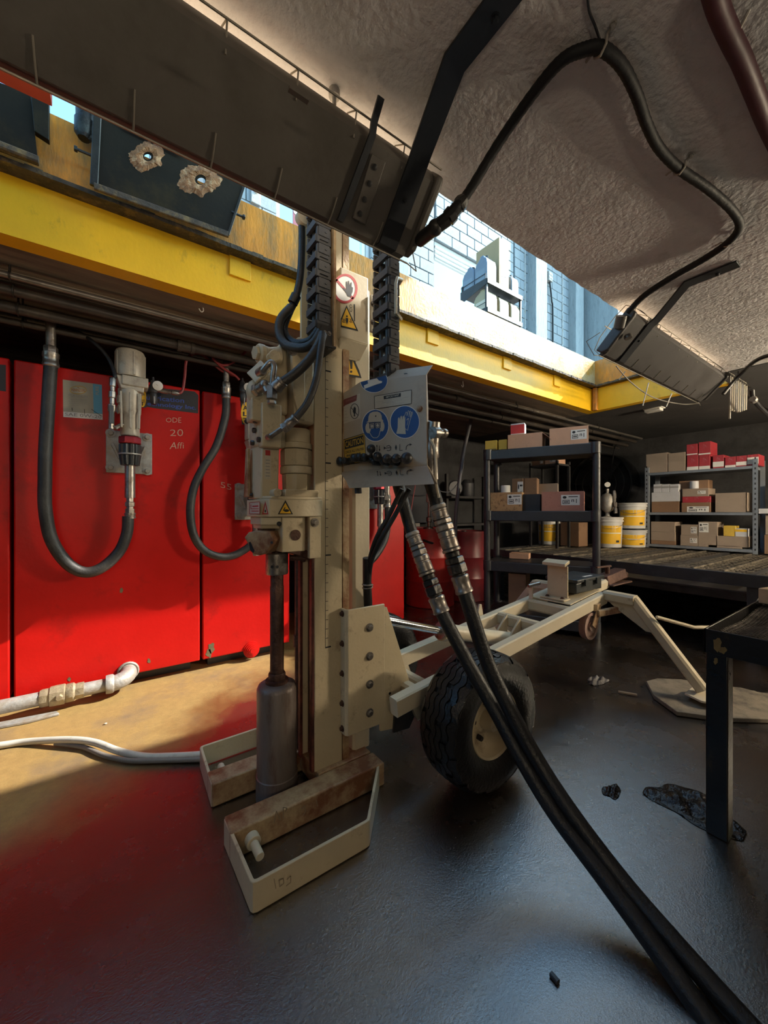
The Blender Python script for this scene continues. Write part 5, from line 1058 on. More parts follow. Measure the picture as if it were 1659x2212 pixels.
# drain piping along the foot of the tanks
dp = thing('drain_pipe', 'grey galvanised drain pipe with elbow along the foot of the wide tank', 'pipe', (-.3, 2.93, .08))
zp_ = .083; ye = 2.93
mb = MB(m_galv); mb.cyl((-2.2, ye, zp_), (-.0, ye, zp_), .038, n=20); mb.build('pipe_run', dp)
mb = MB(m_galv); arc = [V((.0, ye, zp_))]+[V((.02+.075*math.sin(a_), ye+.075*(1-math.cos(a_)), zp_+.012*a_)) for a_ in [i*math.pi/2/7 for i in range(8)]]+[V((.095, YT, zp_+.02))]
mb.tube(arc, .047, 16); mb.lathe((-.012, ye, zp_), (1, 0, 0), [(.054, -.012), (.056, 0), (.056, .022), (.05, .03)], 20); mb.torus((.095, YT-.004, zp_+.02), (0, 1, 0), .055, .008, 22, 6); mb.build('elbow', dp)
mb = MB(m_brassy := M('dull_brass', (.40, .33, .22), .45, .4, var=.2, scale=14, dirt=(.25, .2, .13), damt=.45, dscale=10, bump=.3)); mb.lathe((-.33, ye, zp_), (1, 0, 0), [(.046, 0), (.05, .01), (.05, .04), (.056, .045), (.058, .07), (.058, .11), (.05, .115), (.054, .12), (.054, .15), (.044, .16), (.047, .17), (.047, .2)], 8, .2); mb.build('union', dp)
mb = MB(m_brassy); mb.hexa((-.24, ye-.05, zp_+.005), (0, -1, 0), .018, .02); mb.build('plug', dp)
mb = MB(m_galv); mb.lathe((-.62, ye, zp_), (1, 0, 0), [(.045, 0), (.05, .01), (.05, .06), (.042, .07), (.047, .08), (.047, .10)], 18); mb.build('coupling', dp)
so = thing('drain_stub', 'round drain stub on the second red tank near its foot', 'pipe', at(543, 1403, Y=YT))
q_ = at(543, 1403, Y=YT); mb = MB(m_red)
for r_, o0, o1 in ((.062, 0, .008), (.052, .008, .018), (.042, .018, .028), (.032, .028, .036)): mb.lathe(q_-V((0, o0, 0)), (0, -1, 0), [(r_, 0), (r_, o1-o0)], 24)
mb.build('collar', so, smooth=False)
mb = MB(m_red); mb.cyl(q_-V((0, .036, 0)), q_-V((0, .042, 0)), .02, n=18); mb.build('cap', so)
# loose angle strip on the floor, white hose, floor crumbs
m_whitehose = M('white_hose', (.55, .52, .46), .4, var=.08, dirt=(.3, .26, .2), damt=.35, dscale=10, bump=.05)
fl = lambda px, py, z=.014: at(px, py, Z=z)
wh = thing('floor_hose', 'white hose doubled back on itself across the floor in front of the tanks', 'hose', fl(200, 1610))
mb = MB(m_whitehose); mb.tube(cr([fl(-60, 1618, .017), fl(0, 1610, .017), fl(60, 1602, .017), fl(150, 1598, .035), fl(205, 1604, .035), fl(255, 1622, .025), fl(310, 1634, .017), fl(370, 1634, .017), fl(440, 1630, .017)], 7), .0155, 12); mb.build('hose_run', wh)
mb = MB(M('darker_hose', (.20, .18, .16), .5)); mb.tube(cr([fl(120, 1606), fl(180, 1614), fl(225, 1632), fl(280, 1643), fl(340, 1643), fl(440, 1640)], 7), .011, 10); mb.build('hose_run', wh)  # second strand in a darker tone than the white one
mb = MB(m_galv); mb.prism([fl(-30, 1580, .002), fl(60, 1563, .002), fl(128, 1545, .002), fl(122, 1540, .002), fl(40, 1556, .002), fl(-30, 1570, .002)], (0, 0, .012)); tag(mb.build('metal_strip', bevel=.002), 'flat pale metal strip on the floor by the drain pipe', 'strip')
# behind the gap between the tanks
mb = MB(m_rust); mb.cyl((1.42, 3.0, 0), (1.42, 3.0, 2.2), .035, n=14); mb.lathe((1.42, 3.0, .62), UP, [(.045, 0), (.048, .02), (.048, .08), (.04, .1)], 12); tag(mb.build('standpipe'), 'rusty vertical pipe in the gap behind the mast', 'pipe')
# ---------------------------------------------------------------- the two long black hoses
def long_hose(label, pts, cps, grp=None):
    """pts: (px, py, depth); cps: stations of the quick couplings near the top"""
    h = thing('hydraulic_hose', label, 'hose', at(*pts[1][:2], d=pts[1][2]))
    P = [at(x, y, d=d) for x, y, d in pts]
    c0 = [at(x, y, d=d) for x, y, d in cps]
    mb = MB(m_rubber); mb.tube(cr([P[0], c0[0]], 4), .0255, 14); mb.build('upper_rubber', h)
    mb = MB(m_rubber); mb.tube(cr([c0[-1]]+P[1:], 10), .0262, 16); mb.build('lower_rubber', h)
    a, b = c0[0], c0[-1]; L = (b-a).length; ax = (b-a)
    f = lambda t: a+ax*t
    prof = [('ferrule', m_galv, .0, .05, .030, 20), ('ferrule', m_steel, .05, .17, .029, 20), ('hex', m_steel, .17, .225, .033, 6), ('hex', m_steel, .23, .30, .034, 6), ('sleeve', m_steel, .30, .50, .0325, 22), ('sleeve', m_steel, .50, .535, .035, 22), ('neck', m_darksteel, .535, .60, .027, 18), ('hex', m_darksteel, .60, .67, .035, 6), ('hex', m_darksteel, .675, .78, .036, 6), ('neck', m_darksteel, .78, .80, .026, 18), ('ferrule', m_steel, .80, 1.0, .0325, 22)]
    cpl = bpy.data.objects.new('quick_coupling', None); COL.objects.link(cpl); place(cpl, f(.5), h)
    for k, (nm, m_, t0, t1, r_, n) in enumerate(prof):
        mb = MB(m_); l_ = L*(t1-t0); c = min(.004, l_*.2)
        pr = [(r_-.004, 0), (r_, c), (r_, l_-c), (r_-.004, l_)]
        if nm == 'sleeve' and l_ > .03: pr = [(r_-.004, 0), (r_, c), (r_, l_*.3), (r_-.003, l_*.34), (r_-.003, l_*.42), (r_, l_*.46), (r_, l_-c), (r_-.004, l_)]
        if nm == 'ferrule' and l_ > .03: pr = [(r_-.004, 0), (r_+.001, c), (r_+.001, l_*.2), (r_-.001, l_*.24), (r_-.001, l_*.76), (r_+.001, l_*.8), (r_+.001, l_-c), (r_-.005, l_)]
        mb.lathe(f(t0), ax, pr, n, .4); mb.build({'hex': 'hex_nut'}.get(nm, nm), cpl, bevel=.0015 if nm == 'hex' else 0)
    return h
d1 = [(858, 1040, 1.62), (970, 1355, 1.50), (1022, 1452, 1.45), (1070, 1535, 1.40), (1130, 1645, 1.31), (1200, 1758, 1.22), (1300, 1890, 1.10), (1400, 2025, .99), (1528, 2205, .87), (1640, 2365, .78)]
long_hose('long black hose with couplings, the nearer one running from panel to lower right corner', d1, [(889, 1150, 1.59), (955, 1325, 1.515)])
d2 = [(926, 1030, 1.46), (1010, 1300, 1.41), (1052, 1428, 1.39), (1100, 1530, 1.355), (1165, 1650, 1.29), (1240, 1765, 1.20), (1345, 1905, 1.09), (1455, 2035, .98), (1592, 2190, .87), (1720, 2330, .78)]
long_hose('long black hose with couplings, the upper right one of the pair crossing the tyre', d2, [(945, 1090, 1.455), (1004, 1282, 1.415)])
# ---------------------------------------------------------------- boxes
def carton(label, c, sx, sy, sz, rot=0, mat=None, group=None, flaps=0, lab=None, cat='box', name='carton', band=None):
    """closed or open-topped carton: c is the middle of its base; sx wide, sy deep; lab puts a label on the -y face"""
    o = thing(name, label, cat, c, group)
    R = Matrix.Rotation(rot, 3, 'Z'); f = lambda x, y, z: V(c)+R @ V((x, y, z)); m_ = mat or m_card; a, b = sx/2, sy/2
    mb = MB(m_); t = .006
    def ob(x0, x1, y0, y1, z0, z1): mb.obox(f((x0+x1)/2, (y0+y1)/2, (z0+z1)/2), R @ V(((x1-x0)/2, 0, 0)), R @ V((0, (y1-y0)/2, 0)), V((0, 0, (z1-z0)/2)))
    if flaps:
        ob(-a, a, -b, -b+t, 0, sz); ob(-a, a, b-t, b, 0, sz); ob(-a, -a+t, -b+t, b-t, 0, sz); ob(a-t, a, -b+t, b-t, 0, sz); ob(-a+t, a-t, -b+t, b-t, 0, t)
        mb.build('body', o)
        if flaps > 1:
            mb = MB(m_); mb.prism([f(a, -b+.01, sz), f(a, b-.01, sz), f(a+sz*.45, b-.02, sz*.72), f(a+sz*.42, -b+.02, sz*.66)], (0, 0, -.005)); mb.build('flap', o)
    else:
        ob(-a, a, -b, b, 0, sz); mb.build('body', o, bevel=.003)
    if lab:
        x0, x1, z0, z1 = lab; y = -b-.0012
        mb = MB(k_white); mb.face([f(x0*sx, y, z0*sz), f(x1*sx, y, z0*sz), f(x1*sx, y, z1*sz), f(x0*sx, y, z1*sz)]); mb.use(k_black)
        L = lambda u, v_: f((x0+(x1-x0)*u)*sx, y-.0008, (z0+(z1-z0)*v_)*sz); mb.face([L(.08+.11*(1+math.cos(k*.6283)), .76+.13*math.sin(k*.6283)) for k in range(10)])
        for u0, u1, v0, v1 in ((.4, .9, .78, .86), (.08, .46, .12, .18), (.08, .46, .44, .5), (.08, .11, .12, .5), (.43, .46, .12, .5), (.14, .4, .26, .36), (.56, .6, .3, .55), (.66, .7, .3, .55), (.56, .7, .5, .55), (.8, .84, .2, .6)): mb.face([L(u0, v0), L(u1, v0), L(u1, v1), L(u0, v1)])
        mb.build('label', o, smooth=False)
    if band:
        bm, z0, z1 = band; y = -b-.001; mb = MB(bm); mb.face([f(-a, y, z0*sz), f(a, y, z0*sz), f(a, y, z1*sz), f(-a, y, z1*sz)]); mb.build('print_band', o, smooth=False)
    return o
# ---- black plastic shelving, turned a little to the room
SA = V((3.18, 2.60, 0)); SB = V((3.60, 1.755, 0)); su = (SB-SA).normalized(); sv = V((-su.y, su.x, 0)); SW = (SB-SA).length; srot = math.atan2(su.y, su.x); SD = .45
sh = thing('shelf_unit', 'black plastic shelf unit with cartons, standing in front of the bench', 'shelf', (SA+SB)/2+sv*SD/2)
s_ = lambda u, v_, z: SA+su*u+sv*v_+UP*z
for z in (1.775, 1.155, .645, .14):
    mb = MB(m_plasticblk); mb.obox(s_(SW/2, SD/2, z-.035), su*(SW/2+.035), sv*(SD/2+.035), UP*.035); mb.obox(s_(SW/2, -.03, z-.045), su*(SW/2+.02), sv*.012, UP*.05); sf = mb.build('shelf', sh, bevel=.008)
    mb = MB(m_plasticblk)
    for u in (-.012, SW+.012):
        for v_ in (-.012, SD+.012): mb.cyl(s_(u, v_, z-.09), s_(u, v_, z+.01), .047, n=14)
    mb.build('corner_socket', sf, kind='stuff')
for u in (-.022, SW+.022):
    for v_ in (-.005, SD+.005):
        mb = MB(m_plasticblk); mb.cyl(s_(u, v_, 0), s_(u, v_, 1.74), .033, n=14); mb.build('post', sh)
def on(px0, px1, py0, z, v_=.0, dep=.25, **kw):
    """carton whose front stands v_ behind the shelf front; px0..px1 its sides, py0 its top"""
    P = Pl(s_(0, v_, 0), sv); a = P((px0), 1106); b = P(px1, 1106); wd = (V((b.x, b.y, 0))-V((a.x, a.y, 0))).length
    top = P((px0+px1)/2, py0).z; c = (a+b)/2; c = V((c.x, c.y, z+.002))+sv*dep/2
    return carton(kw.pop('label'), c, wd, dep, max(.03, top-z), srot, **kw)
zt = 1.776; m_ybox = M('yellow_carton', (.62, .41, .055), .6, var=.08, dirt=(.35, .2, .05), damt=.35)
m_redbox = M('red_carton', (.36, .03, .04), .5, var=.1, dirt=(.45, .3, .3), damt=.32, dscale=18); m_wbox = M('white_carton', (.55, .55, .57), .6, var=.06, dirt=(.3, .3, .32), damt=.3, dscale=16); m_blk = M('black_carton', (.03, .03, .034), .6, var=.2)
on(1048, 1073, 952, zt, .02, .13, label='small yellow box at the left end of the black top shelf', mat=m_ybox, band=(k_black, .12, .2))
on(1077, 1095, 950, zt, .03, .13, label='small yellow box next to the open carton on the black top shelf', mat=m_ybox)
on(1097, 1171, 937, zt, .01, .30, label='open tan carton with a side flap on the black top shelf', flaps=2)
on(1103, 1133, 915, zt+.006, .10, .11, label='red and white filter box poking out of the open carton', mat=m_wbox, band=(k_red, .62, .95), name='filter_box')
on(1187, 1271, 923, zt, .0, .32, label='tan carton with white label on the right of the black top shelf', flaps=1, lab=(.06, .46, .28, .82))
zm = 1.156
on(1057, 1127, 1064, zm, .01, .28, label='oil-spotted open carton on the left of the middle shelf', flaps=1, lab=(.07, .5, .35, .88), mat=M('spotted_card', (.46, .27, .13), .8, var=.1, dirt=(.08, .035, .02), damt=.40, dscale=30, bump=.05))
on(1170, 1262, 1062, zm, .0, .30, label='reddish open carton with label on the right of the middle shelf', flaps=1, lab=(-.03, .40, .3, .82), mat=M('pink_card', (.42, .19, .14), .8, var=.08, dirt=(.12, .05, .04), damt=.34, dscale=26, bump=.05))
on(1129, 1167, 1068, zm, .08, .2, label='black box between the two cartons on the middle shelf', mat=m_blk)
on(1106, 1130, 1034, zm, .14, .2, label='brown box with a pale stripe behind the oil-spotted carton', mat=m_card3, lab=(0, .5, .25, .9))
on(1132, 1160, 1033, zm, .16, .2, label='brown box at the middle of the middle shelf, above the black box', mat=m_card3)
on(1163, 1205, 1045, zm, .32, .1, label='low brown box behind the reddish carton on the middle shelf', mat=m_card2)
P = Pl(s_(0, .08, 0), sv); q_ = P(1092, 1050); mb = MB(k_white); mb.lathe((q_.x, q_.y, zm+.012), UP, [(.045, 0), (.047, .01), (.047, .245), (.044, .255)], 22); tag(mb.build('canister'), 'white round canister standing in the oil-spotted carton', 'can')
on(1068, 1150, 1200, .648, .1, .25, label='flat carton lying low on the third black shelf', mat=m_card3) if False else None
# ---- steel bench with grating along the far wall
def expanded(mb, f, u0, u1, v0, v1, du, dv, wd, amp=.0, lift=0.):
    """diamond mesh of flat strands: f(u, v, h) places it"""
    nu = int((u1-u0)/du); nv = int((v1-v0)/dv)
    for j in range(nv):
        vc = v0+(j+.5)*dv; vs = []; fs = []
        for i in range(nu*2+1):
            u = u0+i*du/2; s = (1 if (i+j) % 2 else -1)*dv*.42
            vs += [f(u, vc+s-wd/2, lift), f(u, vc+s+wd/2, lift+.004)]
        fs = [(2*i, 2*i+1, 2*i+3, 2*i+2) for i in range(nu*2)]
        mb.add(vs, fs)
bn = thing('steel_bench', 'long dark steel bench with grating top below the far shelves', 'bench', (5.5, .8, 0))
m_grate = M('greasy_grating', (.20, .17, .13), .45, .4, var=.35, scale=9, dirt=(.035, .03, .025), damt=.45, dscale=5, bump=.2)
m_benchst = M('bench_steel', (.045, .043, .043), .45, .3, var=.25, dirt=(.09, .085, .08), damt=.36, bump=.1)
ZB = .645
mb = MB(m_benchst); mb.box(4.18, 4.22, -1.2, 3.42, ZB-.10, ZB+.004); mb.build('front_rail', bn, bevel=.004)
mb = MB(m_benchst); mb.box(6.86, 6.9, -1.2, 3.42, ZB-.10, ZB); mb.build('rear_rail', bn)
yb = [3.42, 2.75, 2.06, 1.42, .80, .16, -.5, -1.2]
for y in yb: mb = MB(m_benchst); mb.box(4.2, 6.88, y-.02, y+.02, ZB-.07, ZB+.006); mb.build('cross_bar', bn)
for a_, b_ in zip(yb[:-1], yb[1:]):
    mb = MB(m_grate); expanded(mb, lambda u, v_, h: V((u, v_, ZB-.004+h)), 4.24, 6.84, b_+.03, a_-.03, .11, .052, .017); o = mb.build('grating', bn, smooth=False, recalc=False, kind='stuff')
    for y in (a_-.22, a_-.43): mb = MB(m_grate); mb.box(4.22, 6.86, y-.008, y+.008, ZB-.03, ZB+.012); mb.build('grating_bar', bn)
mb = MB(m_benchst); mb.box(4.24, 6.84, -1.15, 2.7, ZB-.16, ZB-.15); mb.build('drip_sheet', bn)
for x in (4.25, 6.8):
    for y in (3.3, 2.0, .80, -.9): mb = MB(m_benchst); mb.box(x-.04, x+.04, y-.04, y+.04, 0, ZB-.08); mb.build('leg', bn)
mb = MB(M('dusty_rail', (.16, .16, .16), .7, var=.3, bump=.1)); mb.box(4.9, 4.96, -1.1, 2.6, .30, .40); mb.build('lower_rail', bn)
# ---- grey slotted-angle shelving standing on the bench
XS = 6.2
ya = at(1401, 1100, X=XS).y; yz = at(1626, 1100, X=XS).y
gs_ = thing('steel_shelving', 'grey slotted-angle shelving loaded with boxes on the grating bench', 'shelf', (XS+.18, (ya+yz)/2, ZB+.006))
for y in (ya, yz):
    for x in (XS, XS+.36):
        mb = MB(m_shelfgrey); s = 1 if y == yz else -1
        mb.box(x-.002, x+.002, y-s*.045 if s > 0 else y, y if s > 0 else y+.045, ZB+.006, 1.78); mb.box(x, x+.045, y-.002, y+.002, ZB+.006, 1.78); po = mb.build('post', gs_)
        if x == XS:
            mb = MB(k_black)
            for k in range(19): z = ZB+.06+k*.06; yc = y-s*.022; mb.box(x-.004, x-.002, yc-.006, yc+.006, z-.012, z+.012)
            mb.build('slot', po, kind='stuff', smooth=False)
for z in (1.70, 1.145, .70): mb = MB(m_shelfgrey); mb.box(XS, XS+.38, yz, ya, z-.035, z); mb.build('shelf', gs_, bevel=.003)
def z4(x, y): return (1300+x/4.621, 920+y/4.621)
zlev = {0: 1.702, 1: 1.147, 2: .702}
def gbox(x0, x1, y0, lev, label, mat=None, base=None, dx=.03, dep=.28, grp=None, **kw):
    p0 = z4(x0, y0); p1 = z4(x1, y0); a = at(p0[0], p0[1], X=XS+dx); b = at(p1[0], p1[1], X=XS+dx); top = (a.z+b.z)/2
    z = zlev[lev] if base is None else base
    c = V((XS+dx+dep/2, (a.y+b.y)/2, z)); return carton(label, c, abs(a.y-b.y), dep, max(.03, top-z), -math.pi/2, mat=mat or m_card2, group=grp, **kw), top
gbox(442, 655, 275, 0, 'grey-brown carton at the left end of the grey top shelf')
gbox(662, 833, 268, 0, 'grey-brown carton beside the red boxes on the grey top shelf')
G = None
_, t0 = gbox(850, 963, 290, 0, 'red oil filter box, lower left of the four stacked', m_redbox, lab=None, band=(k_white, .0, .22))
_, t1 = gbox(970, 1080, 288, 0, 'red oil filter box, lower right of the four stacked', m_redbox, band=(k_white, .0, .22))
gbox(846, 955, 182, 0, 'red oil filter box on top at the left of the stack', m_redbox, base=t0, band=(k_white, .02, .12))
gbox(966, 1085, 158, 0, 'red oil filter box on top at the right of the stack', m_redbox, base=t1, band=(k_white, .02, .12))
gbox(1108, 1218, 292, 0, 'single red filter box right after the stack of four', m_redbox, band=(k_white, .1, .5))
gbox(1230, 1336, 308, 0, 'second single red filter box along the grey top shelf', m_redbox, band=(k_white, .0, .2))
gbox(1340, 1446, 298, 0, 'third single red filter box along the grey top shelf', m_redbox, band=(k_white, .1, .45))
gbox(1452, 1566, 285, 0, 'red filter box with the palest face at the right post', m_redbox, band=(k_white, .15, .75))
_, a_ = gbox(498, 772, 755, 1, 'brown open carton at the left of the middle grey shelf', m_card3, flaps=1)
_, b_ = gbox(496, 776, 662, 1, 'wide white box on the brown open carton', m_wbox, base=a_)
for i, (x0, x1) in enumerate(((516, 594), (597, 674), (678, 766))): gbox(x0, x1, 582, 1, ('left', 'middle', 'right')[i]+' one of three small white boxes in a row on the grey shelving', m_wbox, base=b_, band=(k_grey, .5, .75), dep=.14)
_, a_ = gbox(795, 1085, 765, 1, 'brown carton with white papers at its front, middle grey shelf', m_card3, lab=(-.3, .45, .02, .6))
_, b_ = gbox(803, 1086, 705, 1, 'flat red box in the middle pile of the middle grey shelf', m_redbox, base=a_)
_, c_ = gbox(803, 1064, 625, 1, 'flat brown box on the flat red box', m_card2, base=b_, lab=(.1, .4, .3, .7))
_, d_ = gbox(772, 1062, 545, 1, 'brown box topmost of the pile on the middle grey shelf', m_card3, base=c_, dx=.12, dep=.18)
q_ = at(*z4(922, 615), X=XS+.08); mb = MB(m_wbox); mb.lathe((q_.x, q_.y, c_), UP, [(.045, 0), (.047, .008), (.047, .092), (.044, .1)], 18); tag(mb.build('paint_can'), 'white tin can on the topmost pile of the middle grey shelf', 'can')
gbox(1132, 1438, 668, 1, 'large grey-brown carton at the right of the middle grey shelf')
bs = None
for i, (y0, lb) in enumerate(((1145, 'bottom'), (1056, 'middle'), (957, 'top'))):
    _, bs = gbox(490, 735-3*i, y0, 2, lb+' one of three flat boxes stacked at the left of the lowest grey shelf', m_card3 if i == 0 else m_card2, base=bs)
_, a_ = gbox(784, 960, 1092, 2, 'lower flat box with a small white label, middle of the lowest grey shelf', lab=(.05, .45, .3, .75))
gbox(790, 956, 986, 2, 'upper flat box with a white label, middle of the lowest grey shelf', base=a_, lab=(.1, .45, .2, .8))
gbox(962, 1153, 957, 2, 'tall carton with a big white sheet on the lowest grey shelf', lab=(-.45, .05, .58, .96))
_, a_ = gbox(1062, 1400, 1203, 2, 'flat brown box lying under others at the lower right of the grey shelving', m_card2)
_, b_ = gbox(1140, 1458, 1102, 2, 'long grey-brown box carrying a yellow and a white one', base=a_)
gbox(1214, 1335, 997, 2, 'small yellow box on the long grey-brown one', m_ybox, base=b_, dep=.16)
gbox(1322, 1450, 1025, 2, 'small white and yellow box near the right post', m_wbox, base=b_, dep=.16, band=(k_yel, .6, .9))
# more stores to the right of the grey shelving
y0 = yz-.02
rs = thing('store_shelf', 'white-edged shelf at the right edge beside the grey shelving', 'shelf', (XS+.2, y0-.4, 1.15)); mb = MB(m_wbox); mb.box(XS, XS+.4, y0-1.2, y0-.03, 1.13, 1.19); mb.build('board', rs, bevel=.003)
mb = MB(m_benchst)
for y in (y0-.1, y0-1.1): mb.box(XS+.3, XS+.34, y-.02, y+.02, ZB+.006, 1.13)
mb.build('bracket_post', rs, kind='stuff')
carton('cut-off brown carton above the white-edged shelf', (XS+.17, y0-.30, 1.191), .3, .25, .30, -math.pi/2, m_card2)
carton('cut-off brown carton upper of two at the right edge below the white shelf', (XS+.17, y0-.24, ZB+.24), .32, .25, .26, -math.pi/2, m_card2)
carton('cut-off brown carton lower of two at the right edge on the grating', (XS+.17, y0-.24, ZB+.014), .34, .25, .224, -math.pi/2, m_card3)
# ---- pails
m_pail = M('white_pail', (.56, .55, .53), .4, var=.05, dirt=(.3, .28, .25), damt=.33, bump=.03)
def pail(label, px, X, z, r_=.16, h=.40, black=False):
    q_ = at(px, 1150, X=X); o = thing('pail', label, 'pail', (q_.x, q_.y, z)); c = V((q_.x, q_.y, z))
    mb = MB(m_blk if black else m_pail); mb.lathe(c, UP, [(r_*.90, 0), (r_*.91, .006), (r_*.98, h*.84), (r_*1.05, h*.845), (r_*1.05, h*.90), (r_, h*.905), (r_, h*.94)], 28); mb.build('body', o)
    mb = MB(m_pail); mb.lathe(c+UP*h*.94, UP, [(r_*1.06, 0), (r_*1.07, h*.05), (r_*.98, h*.06), (r_*.96, h*.045), (.0, h*.045)], 28); mb.build('lid', o)
    mb = MB(k_yel); n = 12; vs = []
    a0 = math.atan2(-q_.y, -q_.x)
    for zz, rr_ in ((h*.12, r_*.925), (h*.72, r_*.972)):
        for k in range(n+1): t = a0-1.1+2.2*k/n; vs.append(c+V((math.cos(t)*rr_, math.sin(t)*rr_, zz)))
    mb.add(vs, [(k, k+1, n+2+k, n+1+k) for k in range(n)])
    for zz0, zz1 in ((h*.46, h*.49),):
        mb.use(k_white); vs = []
        for zz, rr_ in ((zz0, r_*.952), (zz1, r_*.958)):
            for k in range(n+1): t = a0-1.1+2.2*k/n; vs.append(c+V((math.cos(t)*rr_*1.004, math.sin(t)*rr_*1.004, zz)))
        mb.add(vs, [(k, k+1, n+2+k, n+1+k) for k in range(n)])
    mb.use(k_black)
    t = a0+.55; t2 = a0+.85; mb.face([c+V((math.cos(t)*r_*.95, math.sin(t)*r_*.95, h*.17)), c+V((math.cos(t2)*r_*.95, math.sin(t2)*r_*.95, h*.17)), c+V((math.cos(t2)*r_*.96, math.sin(t2)*r_*.96, h*.24)), c+V((math.cos(t)*r_*.96, math.sin(t)*r_*.96, h*.24))])
    mb.build('printed_label', o); mb = MB(m_steel)
    mb.tube([c+V((math.cos(t)*r_*1.07, math.sin(t)*r_*1.07, h*.86-.10*math.sin((t-a0+1.57)))) for t in [a0-1.57+3.14*k/12 for k in range(13)]], .003, 6); mb.build('handle', o)
    return o
pail('white pail with yellow label on the bench, pump standing on its lid', 1316, 5.75, ZB+.014, .165, .42)
pail('white pail with yellow label seen under the middle black shelf', 1186, 5.5, ZB+.014, .165, .42)
pl_ = pail('lower white pail of the pair stacked left of the grey shelving', 1366, 6.05, ZB+.014, .17, .24)
pail('upper white pail with yellow label of the pair left of the grey shelving', 1366, 6.05, ZB+.014+.26, .17, .36)
# hand pump on the first pail
q_ = at(1312, 1100, X=5.75); c = V((q_.x, q_.y, ZB+.014+.42)); bp_ = thing('barrel_pump', 'small metal pump with round gauge standing on the pail lid', 'pump', c)
mb = MB(m_galv); mb.lathe(c, UP, [(.06, 0), (.03, .02), (.025, .06), (.07, .10), (.085, .16), (.085, .28), (.06, .32), (.02, .34), (.02, .40)], 16); mb.build('body', bp_)
mb = MB(k_white); g_ = c+UP*.46; d_ = (EYE-g_).normalized(); mb.lathe(g_, d_, [(.034, -.02), (.038, 0), (.034, .008)], 18); mb.build('gauge', bp_)
mb = MB(m_steel); a = at(1326, 1060, X=5.75); b = at(1330, 1112, X=5.72); mb.lathe(a, b-a, [(.02, 0), (.026, .03), (.026, .10), (.018, .12), (.018, .16), (.028, .17), (.028, .22), (.018, .24), (.024, .25), (.024, .32)], 8); mb.build('fitting', bp_)
carton('brown carton under the black shelf beside the pail', (at(1240, 1150, X=5.5).x, at(1240, 1150, X=5.5).y, ZB+.014), .27, .25, .34, -math.pi/2, m_card3, lab=None)
for i, px in enumerate((1103, 1120)): pass
# low cartons on the bottom tiers of the black shelf
on(1100, 1142, 1196, .648, .28, .15, label='stack-top yellowish carton at the back of the third black shelf', mat=m_card)
on(1098, 1136, 1240, .142, .05, .3, label='yellowish carton on the lowest black shelf behind the trailer', mat=m_card3)
# ---- big drum fan on the far wall, drums and dark gear
fc = at(1300, 1046, X=6.95); fan = thing('drum_fan', 'large round dark fan on the far wall behind the shelf unit', 'fan', fc)
mb = MB(m_black); mb.lathe(fc, (-1, 0, 0), [(.52, -.2), (.52, .10), (.50, .10), (.50, -.19)], 36, cap=False); mb.build('drum', fan)
for k in range(4):
    mb = MB(m_black); t = k*math.pi/2+.4; d_ = V((0, math.cos(t), math.sin(t))); e_ = V((.12, -math.sin(t), math.cos(t))); mb.prism([fc+d_*.08-e_*.06, fc+d_*.46-e_*.18, fc+d_*.47+e_*.14, fc+d_*.08+e_*.06], (.008, 0, 0)); mb.build('blade', fan)
mb = MB(m_darksteel); mb.cyl(fc-V((.06, 0, 0)), fc+V((.13, 0, 0)), .09, n=18); mb.build('motor', fan)
for r_ in (.15, .28, .40, .505): mb = MB(m_darksteel); mb.torus(fc-V((.11, 0, 0)), (1, 0, 0), r_, .006, 36, 6); mb.build('guard_ring', fan)
m_drum = M('drum_red', (.40, .022, .018), .4, var=.15, dirt=(.14, .02, .02), damt=.4, dscale=4, bump=.06)
def drum(label, c, r_=.29, h=.92, m_=None):
    o = thing('oil_drum', label, 'drum', c); c = V(c); mb = MB(m_ or m_drum)
    pr = [(r_*.97, 0), (r_*1.01, .01), (r_*1.01, .03), (r_, .04)]
    for z in (.33, .63): pr += [(r_, h*z-.03), (r_*1.04, h*z), (r_, h*z+.03)]
    pr += [(r_, h-.05), (r_*1.01, h-.03), (r_*1.01, h), (r_*.97, h), (r_*.97, h-.012), (0, h-.012)]
    mb.lathe(c, UP, pr, 32); mb.build('shell', o); mb = MB(m_darksteel); mb.cyl(c+V((-.15, -.1, h-.012)), c+V((-.15, -.1, h+.012)), .035, n=12); mb.build('bung', o)
    return o
drum('bright red oil drum beside the last red tank, partly behind the hoses', (3.28, 3.62, 0), .30, .95)
drum('dark red oil drum with a pale label, next to the brighter one', (3.88, 3.56, 0), .27, .90, M('drum_maroon', (.17, .012, .016), .4, var=.2, dirt=(.08, .01, .012), damt=.4, bump=.06))
dc = thing('black_cabinet', 'black cabinet on the wall above the bright red drum', 'cabinet', (3.2, 4.1, 1.3)); mb = MB(M('cabinet_navy', (.014, .016, .024), .5, var=.2, bump=.05)); mb.box(2.62, 3.75, 4.02, 4.195, 1.0, 1.9); mb.build('body', dc, bevel=.006); mb = MB(k_grey); put_text(mb, 'WATER', (3.15, 4.018, 1.10), (1, 0, 0), (0, 0, 1), .02); mb.build('lettering', dc, smooth=False)
mb = MB(k_cream); mb.box(2.75, 3.40, 3.95, 4.02, .955, 1.0); mb.build('ledge', dc)
c = at(928, 1130, Y=3.5); dpp = thing('drum_pump', 'slim pump with cream top standing on the bright red drum', 'pump', (c.x, c.y, .94))
mb = MB(m_pump); a = at(927, 1064, Y=3.5); mb.lathe((a.x, a.y, a.z-.12), UP, [(.03, 0), (.036, .01), (.036, .10), (.02, .12)], 14); mb.build('motor', dpp)
